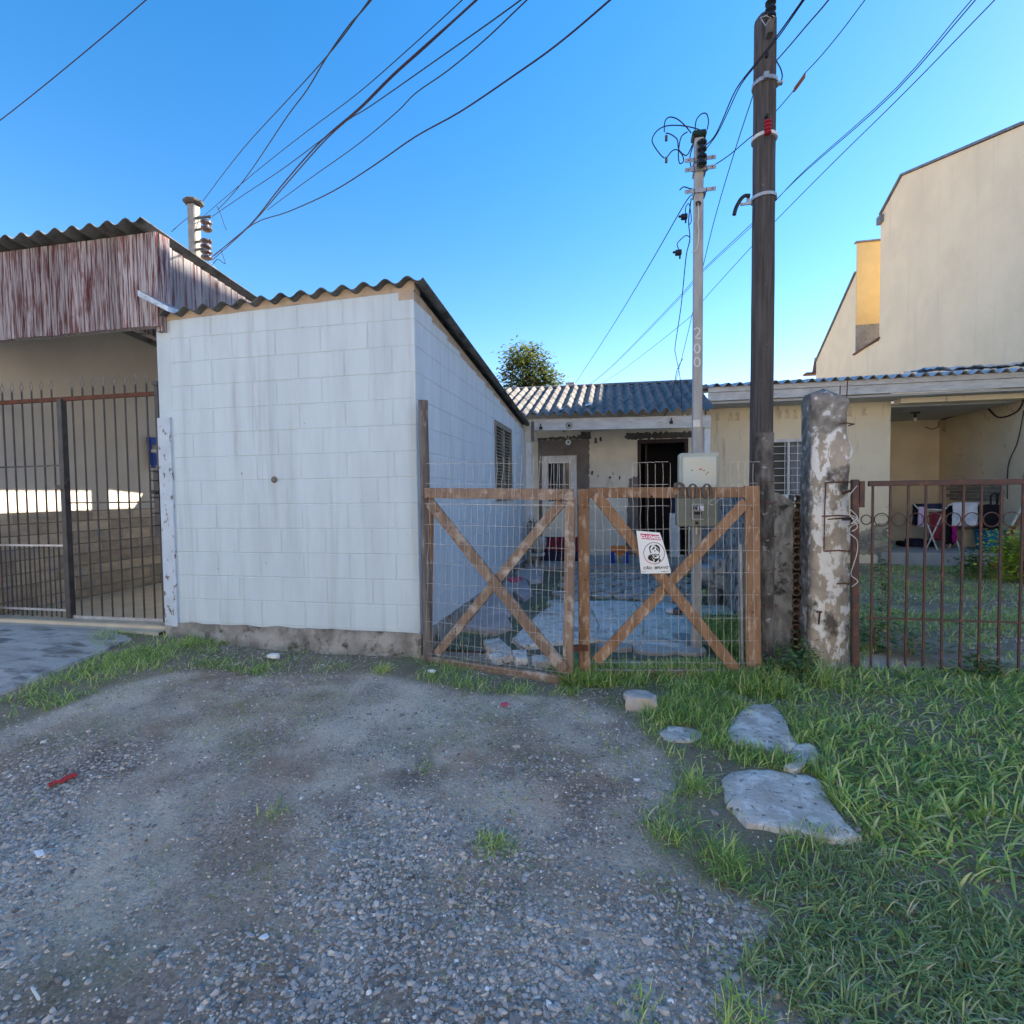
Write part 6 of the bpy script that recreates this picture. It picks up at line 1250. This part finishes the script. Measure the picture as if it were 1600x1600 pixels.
# bulb, cables
c = oY(1430,645,10.3); MB().box(c.x-.07,c.x+.07,10.28,10.32,2.575,2.599).tube([(c.x,10.3,2.575),(c.x,10.3,2.50)],.022,8).build('lamp_holder', MT['black'], rh); MB().lathe([(.014,0),(.03,.02),(.032,.04),(.02,.07)], (c.x,10.3,2.43), 10).build('bulb', MT['bulb'], rh, smooth=True)
def sx(px, py): return oX(px, py, RX1-.02)
MB().tube(sm([sx(a,b) for a,b in [(1471,656),(1500,647),(1520,640),(1540,636),(1550,645),(1560,652),(1575,650),(1592,640),(1600,622)]]), .012, 6).build('cable', MT['black'], rh, smooth=True)
MB().tube(sm([sx(a,b) for a,b in [(1600,640),(1590,690),(1577,720),(1574,745),(1574,780)]]), .007, 5).build('cable', MT['cable'], rh, smooth=True)
MB().tube([oY(a,b,11.57) for a,b in [(1468,658),(1466,667),(1457,671),(1445,667)]], .012, 6).build('cable', MT['twig'], rh, smooth=True)
# loose foil sheets on its roof
t = thing('foil_sheet', 'crumpled silver insulation sheets lying on the right house roof', 'sheet', tuple(oY(1530,578,9.4)))
for k, (xa, xb) in enumerate(((1455,1548),(1546,1640))):
    a, b = oY(xa,580,9.4), oY(xb,580,9.4); mb = MB(); mb.grid(lambda u, v: (a.x+(b.x-a.x)*u, 9.3+v*.9, 3.09+.145*v+.05+.05*ns((u*5+k*9,v*4,0))+.025*ns((u*15,v*11,k))), 30, 14); mb.build('sheet', MT['foil'], t, smooth=True, solid=.012)
# things on the right porch
t = thing('drying_rack', 'white metal folding drying rack hung with laundry on the porch', 'drying rack', tuple(oY(1465,862,10.0)))
RY = 9.95
def rk(px, py, y=RY): return oY(px, py, y)
mb = MB(); mb.tube([rk(1446,860),(rk(1446,860)+rk(1475,797))/2, rk(1475,797)], .011, 6); mb.tube([rk(1448,815),rk(1455,835),rk(1463,856),rk(1466,862),rk(1500,862),rk(1495,845)], .011, 6).tube([rk(1446,858,10.3),rk(1482,858,10.3),rk(1490,842,10.3)], .011, 6); mb.tube([rk(1428,788),rk(1435,795),rk(1475,797),rk(1482,790),rk(1490,786),rk(1530,786)], .011, 6)
mb.build('frame', MT['white'], t, smooth=True)
def clothp(px0, py0, px1, py1, y, m, nm, amp=.02, sd_=0, nu=14):
    a, b = rk(px0,py0,y), rk(px1,py1,y); mb = MB(); mb.grid(lambda u, v: (a.x+(b.x-a.x)*u+.012*ns((v*4,u*3,sd_+3)), y+amp*math.sin(u*11+sd_)*v+.01*ns((u*6,v*4,sd_)), a.z+(b.z-a.z)*v*(1+.06*ns((u*5,0,sd_)))), nu, 10)
    o = mb.build(nm, m, t2, smooth=True, solid=.006); return o
for lb, lst in (('white patterned towel hanging on the drying rack',[(1489,786,1527,822,9.93,MT['cloth'],1)]),('lilac garment hanging on the drying rack',[(1435,792,1444,823,9.94,MT['lilac'],2)]),('black garment hanging over the left of the drying rack',[(1426,788,1440,822,10.0,MT['blackcloth'],3)]),('dark blue cloth along the back bar of the drying rack',[(1428,787,1472,796,10.06,MT['navy'],9)]),('dark red garment hanging inside the drying rack',[(1452,800,1476,845,10.12,MT['redcrate'],4)]),('black trousers hanging in the middle of the drying rack',[(1478,790,1490,850,10.05,MT['blackcloth'],5)]),('magenta strap hanging from the drying rack',[(1488,822,1494,848,9.97,MT['magenta'],6)])):
    t2 = thing('laundry', lb, 'laundry', tuple(rk(lst[0][0],lst[0][3],lst[0][4])), 'laundry on the porch')
    for a in lst: clothp(*a[:5], a[5], 'cloth', .02, a[6])
t = thing('bag', 'black bag with two hoop handles propped on the teal bin', 'bag', tuple(rk(1552,830,9.9)))
a, b = rk(1534,788,9.9), rk(1570,832,9.9); mb = MB(); mb.grid(lambda u, v: (a.x+(b.x-a.x)*u*(1), 9.9-.06*math.sin(u*3.14)*math.sin(v*2.6+.3)+.012*ns((u*5,v*5,0)), b.z+(a.z-b.z)*v*(1-.12*abs(u-.5)+.03*ns((u*9,0,1)))), 14, 10); mb.grid(lambda u, v: (a.x+(b.x-a.x)*u, 9.98+.05*math.sin(u*3.14), b.z+(a.z-b.z)*v*(1-.12*abs(u-.5))), 14, 6, flip=True); mb.build('body', MT['blackcloth'], t, smooth=True, solid=.01)
for a0, a1 in ((1548,1559),(1558,1569)): MB().tube([rk(a0,789,9.9),rk(a0,776,9.9),rk(a0+2,772,9.9),rk((a0+a1)/2,770.5,9.9),rk(a1-2,772,9.9),rk(a1,777,9.9),rk(a1,785,9.9)], .014, 6).build('handle', MT['black'], t, smooth=True)
a, b = rk(1533,830,9.9), rk(1565,868,9.9); q = (a.x+b.x)/2; t = thing('bin', 'teal blue plastic bin on the right porch', 'bin', (q, 9.95, .2))
hb = a.z-.2; MB().quadbox([(a.x+.02,9.78,.202),(b.x-.02,9.78,.202),(b.x-.02,10.06,.202),(a.x+.02,10.06,.202),(a.x,9.74,a.z),(b.x,9.74,a.z),(b.x,10.1,a.z),(a.x,10.1,a.z)]).build('body', MT['teal'], t, bevel=.02); MB().box(a.x-.01,b.x+.01,9.73,10.11,a.z+.001,a.z+.025).build('rim', MT['teal'], t, bevel=.008)
t = thing('washing_tub', 'grey boxy cement wash tub between rack and teal bin', 'tub', tuple(rk(1518,862,10.4))); a, b = rk(1503,826,10.35), rk(1531,864,10.35); MB().box(a.x,b.x,10.3,10.75,.203,a.z).build('body', MT['rwallp'], t, bevel=.02); MB().box(a.x-.02,b.x+.02,10.28,10.77,a.z+.001,a.z+.04).build('rim', MT['conc'], t, bevel=.01)
t = thing('folding_chair', 'tilted folding chair with faded red frame at the right edge of the porch', 'chair', tuple(rk(1590,850,9.6)))
for k in (0,.35): MB().beam(rk(1573,838,9.5+k), rk(1606,778,9.5+k), .03, .035).build('rail', MT['redframe'], t)
MB().beam(rk(1580,822,9.49), rk(1598,790,9.49), .02, .03).build('pale_strip', MT['white'], t); a, b = rk(1590,815,9.6), rk(1640,780,9.6); MB().quadbox([(a.x,9.5,a.z-.12),(b.x,9.5,a.z-.10),(b.x,9.9,a.z-.10),(a.x,9.9,a.z-.12),(a.x,9.5,a.z-.08),(b.x,9.5,a.z-.06),(b.x,9.9,a.z-.06),(a.x,9.9,a.z-.08)]).build('seat', MT['grey'], t)
for k in (0,.35): MB().beam(rk(1588,812,9.52+k), rk(1575,862,9.52+k), .025, .03).build('leg', MT['redframe'], t); MB().beam(rk(1606,812,9.52+k), rk(1612,862,9.52+k), .025, .03).build('leg', MT['redframe'], t)
t = thing('clutter', 'dark shoes and bundles at the back of the porch floor', 'clutter', tuple(rk(1425,850,10.6)))
for k, (xa, ya, xb, yb3_) in enumerate([(1408,846,1420,854),(1422,842,1445,855),(1447,845,1460,856)]): a, b = rk(xa,ya,10.5), rk(xb,yb3_,10.5); MB().box(a.x,b.x,10.45,10.7,.203,max(.28,a.z)).build('bundle', [MT['blackcloth'],MT['navy'],MT['blackcloth']][k], t, bevel=.02)
c = oZ(1398,868,.1); rock('dark_bundle', (c.x, c.y-.1, .07), (.28,.14,.09), MT['blackcloth'], 'dark crumpled bundle on the ground at the porch corner', 'bundle', 7)
q = oY(1590,880,8.0); plant('shrub', (q.x, 8.0, .02), .62, 2600, .25, .07, 'yellow-green clipped shrub before the right porch', 8, LEAFY, 'shrub'); plant('shrub', (q.x-.40, 8.2, .02), .34, 600, .16, .06, 'dark leafy low plant beside the yellow-green shrub', 5, LEAF, 'shrub')
c = oZ(1552,887,.05); tag(MB().lathe([(.05,0),(.07,.05),(.075,.10),(.06,.10)], (c.x,c.y,.02), 10).build('flower_pot', mat('terracotta', (.36,.12,.08), bump=.1), smooth='auto'), 'small faded red pot on the ground near the shrub', 'pot')
# grass and rubble between fence and right house
x, y = scatter(40000, 1.5, 6.5, 4.1, 9.3, None, (), lambda x, y: np.clip((fbm(x,y,1.1,71)-.36)*4,0,1)*np.where(y < 6.2, 1, .6)); grass('side_yard_grass', x, y, .03, .12, .005, .011, .4, 1.25, 'patchy grass in the yard behind the iron fence', .2, .95, z=gz(x,y))
x, y = scatter(14000, 1.6, 6.5, 4.3, 9.3, None, (), lambda x, y: np.clip((fbm(x,y,1.2,77)-.45)*4,0,1)); P1, F1, m1 = stones(x, y, gz(x,y), rng.uniform(.006,.022,len(x)), (OV, OF)); stuff('side_yard_rubble', npmesh('side_yard_rubble', P1, F1, np.repeat(np.clip(rng.normal(.6,.2,len(x)),0,1), m1), gmat), 'grey rubble and pebbles in the yard behind the iron fence', 'rubble')

# ------------------------------------------------------------------ tall cream building
yb = thing('tall_building', 'tall blank cream rendered building with sloping roofline at the right', 'building', (10.5, 15, 0))
BX = 8.0; BW = 9.0
def pyr(Y, Z): return (BX, Y, Z)
prof = [(6.0,0),(6.0,8.6),(8.0,6.9+1.7),(9.5,7.45)]
PR = [(3.0,0),(3.0,10.8),(7.2,10.8),(7.2,8.0),(9.0,7.25),(12.22,8.42),(16.63,10.03),(17.80,9.54),(17.80,0)]
PR = [(12.082,0),(12.082,8.37),(12.22,8.42),(16.63,10.03),(17.80,9.54),(17.80,0)]
MB().prism([pyr(a,b) for a,b in PR], (BW,0,0)).build('main_block', MT['yb'], yb)
MB().prism([pyr(19.40,0),pyr(19.40,8.47),pyr(22.83,6.35),pyr(22.83,0)], (BW,0,0)).build('rear_block', MT['yb'], yb)
MB().box(BX+.001,BX+BW,17.801,19.399,0,5.80).build('light_well_base', MT['yb'], yb)
MB().box(BX+.002,BX+3.0,19.36,19.398,6.75,9.45).build('upper_wall', MT['yby'], yb); MB().box(BX+.002,BX+3.0,19.36,19.398,5.83,6.748).build('upper_wall_base', MT['conc'], yb)
MB().box(BX-.05,BX+3.05,19.30,19.45,9.452,9.50).build('coping', MT['flash'], yb)
MB().prism([(BX-.06,17.75,5.83),(BX-.06,19.45,5.76),(BX+.4,19.45,5.80),(BX+.4,17.75,5.87)],(0,0,.05)).build('ledge', MT['tile'], yb)
def flashing(p, q): MB().prism([(BX-.06,p[0],p[1]+.02),(BX-.06,q[0],q[1]+.02),(BX-.06,q[0],q[1]+.07),(BX-.06,p[0],p[1]+.07)],(.3,0,0)).build('roof_flashing', MT['flash'], yb)
flashing((12.22,8.42),(16.63,10.03)); flashing((16.63,10.03),(17.80,9.54)); flashing((19.40,8.47),(22.83,6.35))
MB().box(BX-.10,BX+.2,17.62,17.86,9.28,9.50).build('gutter_end', MT['flash'], yb); MB().box(BX-.35,BX+.5,22.84,23.2,5.9,5.98).prism([(BX-.05,22.84,6.0),(BX-.05,23.1,6.0),(BX-.05,22.84,6.55)],(.3,0,0)).build('eave_end', MT['tile'], yb)
# unseen blocks added to the building, just outside the frame, sized to throw shade
MB().box(BX+.02,BX+BW,6.5,12.08,0,12.45).build('shade_block', MT['yb'], yb); MB().box(BX+4,BX+BW,12.09,16.6,8.3,13.2).build('shade_storey', MT['yb'], yb); MB().box(BX+.02,BX+BW,2.5,6.498,0,6.2).build('shade_wing', MT['yb'], yb)

# ------------------------------------------------------------------ tree behind the cottage
tc_ = oY(822, 590, 21); tr = thing('tree', 'leafy green tree rising behind the cottage roof', 'tree', (tc_.x, 21, 0))
mb = MB(); mb.tube([(tc_.x,21,0),(tc_.x+.05,21,2.5),(tc_.x-.05,21,4.4),(tc_.x,21,6.2)], [.2,.16,.11,.04], 8)
for k in range(9): a = k*2.3; z = 3.4+k*.32; mb.tube([(tc_.x,21,z),(tc_.x+.6*math.cos(a),21+.6*math.sin(a),z+.5),(tc_.x+1.2*math.cos(a),21+1.2*math.sin(a),z+.7)], [.06,.035,.012], 5)
mb.build('trunk', MT['bark'], tr, smooth=True)
Vs, Fs, vas = [], [], []; b = 0
clumps = []
for k in range(85):
    z = rng.uniform(3.6, 7.05); rr = 1.4*(1-((z-4.8)/2.9)**2 if z > 4.8 else 1)**.5 if z < 7.6 else .2; a = rng.uniform(0,6.283); rr *= .75+.4*ns((math.cos(a)*2,math.sin(a)*2,z*1.5)); r_ = rr*math.sqrt(rng.uniform(.1,1)); clumps.append((tc_.x-.05+r_*math.cos(a), 21+r_*math.sin(a), z))
clumps += [(tc_.x+1.0+rng.uniform(-.3,.3), 21+rng.uniform(-.4,.4), rng.uniform(5.0,6.1)) for _ in range(8)]
for c in clumps:
    s = rng.uniform(.16,.3); v_, f_, va = leafmesh(90, c, (s,s,s*.8), .19); Vs.append(v_); Fs.append(f_+b); vas.append(va); b += len(v_)
o = bpy.data.objects.new('crown', npmesh('crown', np.concatenate(Vs), np.concatenate(Fs), np.concatenate(vas), vmat('tree_leaf', [(0,(.05,.075,.025)),(.5,(.11,.15,.045)),(1,(.26,.26,.08))], rough=.5, spec=.35, trans=.4))); col.objects.link(o); o.parent = tr; o.location = -WP[tr]; o['kind'] = 'stuff'

# ------------------------------------------------------------------ house added behind the camera to bounce sunlight onto shaded fronts
of = thing('bounce_house', 'unseen pale two-storey house added behind the camera to bounce sunlight', 'house', (2, -8, 0))
mb = MB(); wallrects(mb, -11, 14, 0, 6.8, [(a, a+1.3, b, b+1.3) for a in (-7.5,-4,-.5,3,6.5,10) for b in (1.0,4.0)], lambda a,b,c,d: mb.box(a,b,-7.2,-7,c,d)); mb.build('front_wall', mat('pale_facade', (.74,.69,.60), (.68,.63,.55), sc=2, bump=.1), of)
MB().box(-10.9,13.9,-7.6,-7.5,0,6.7).build('inner_wall', MT['dark'], of); MB().prism([(-11.3,-6.6,6.81),(-11.3,-7.2,6.81),(-11.3,-11,9.0),(-11.3,-11,9.15),(-11.3,-6.6,6.95)],(25.6,0,0)).build('roof', MT['tile'], of)
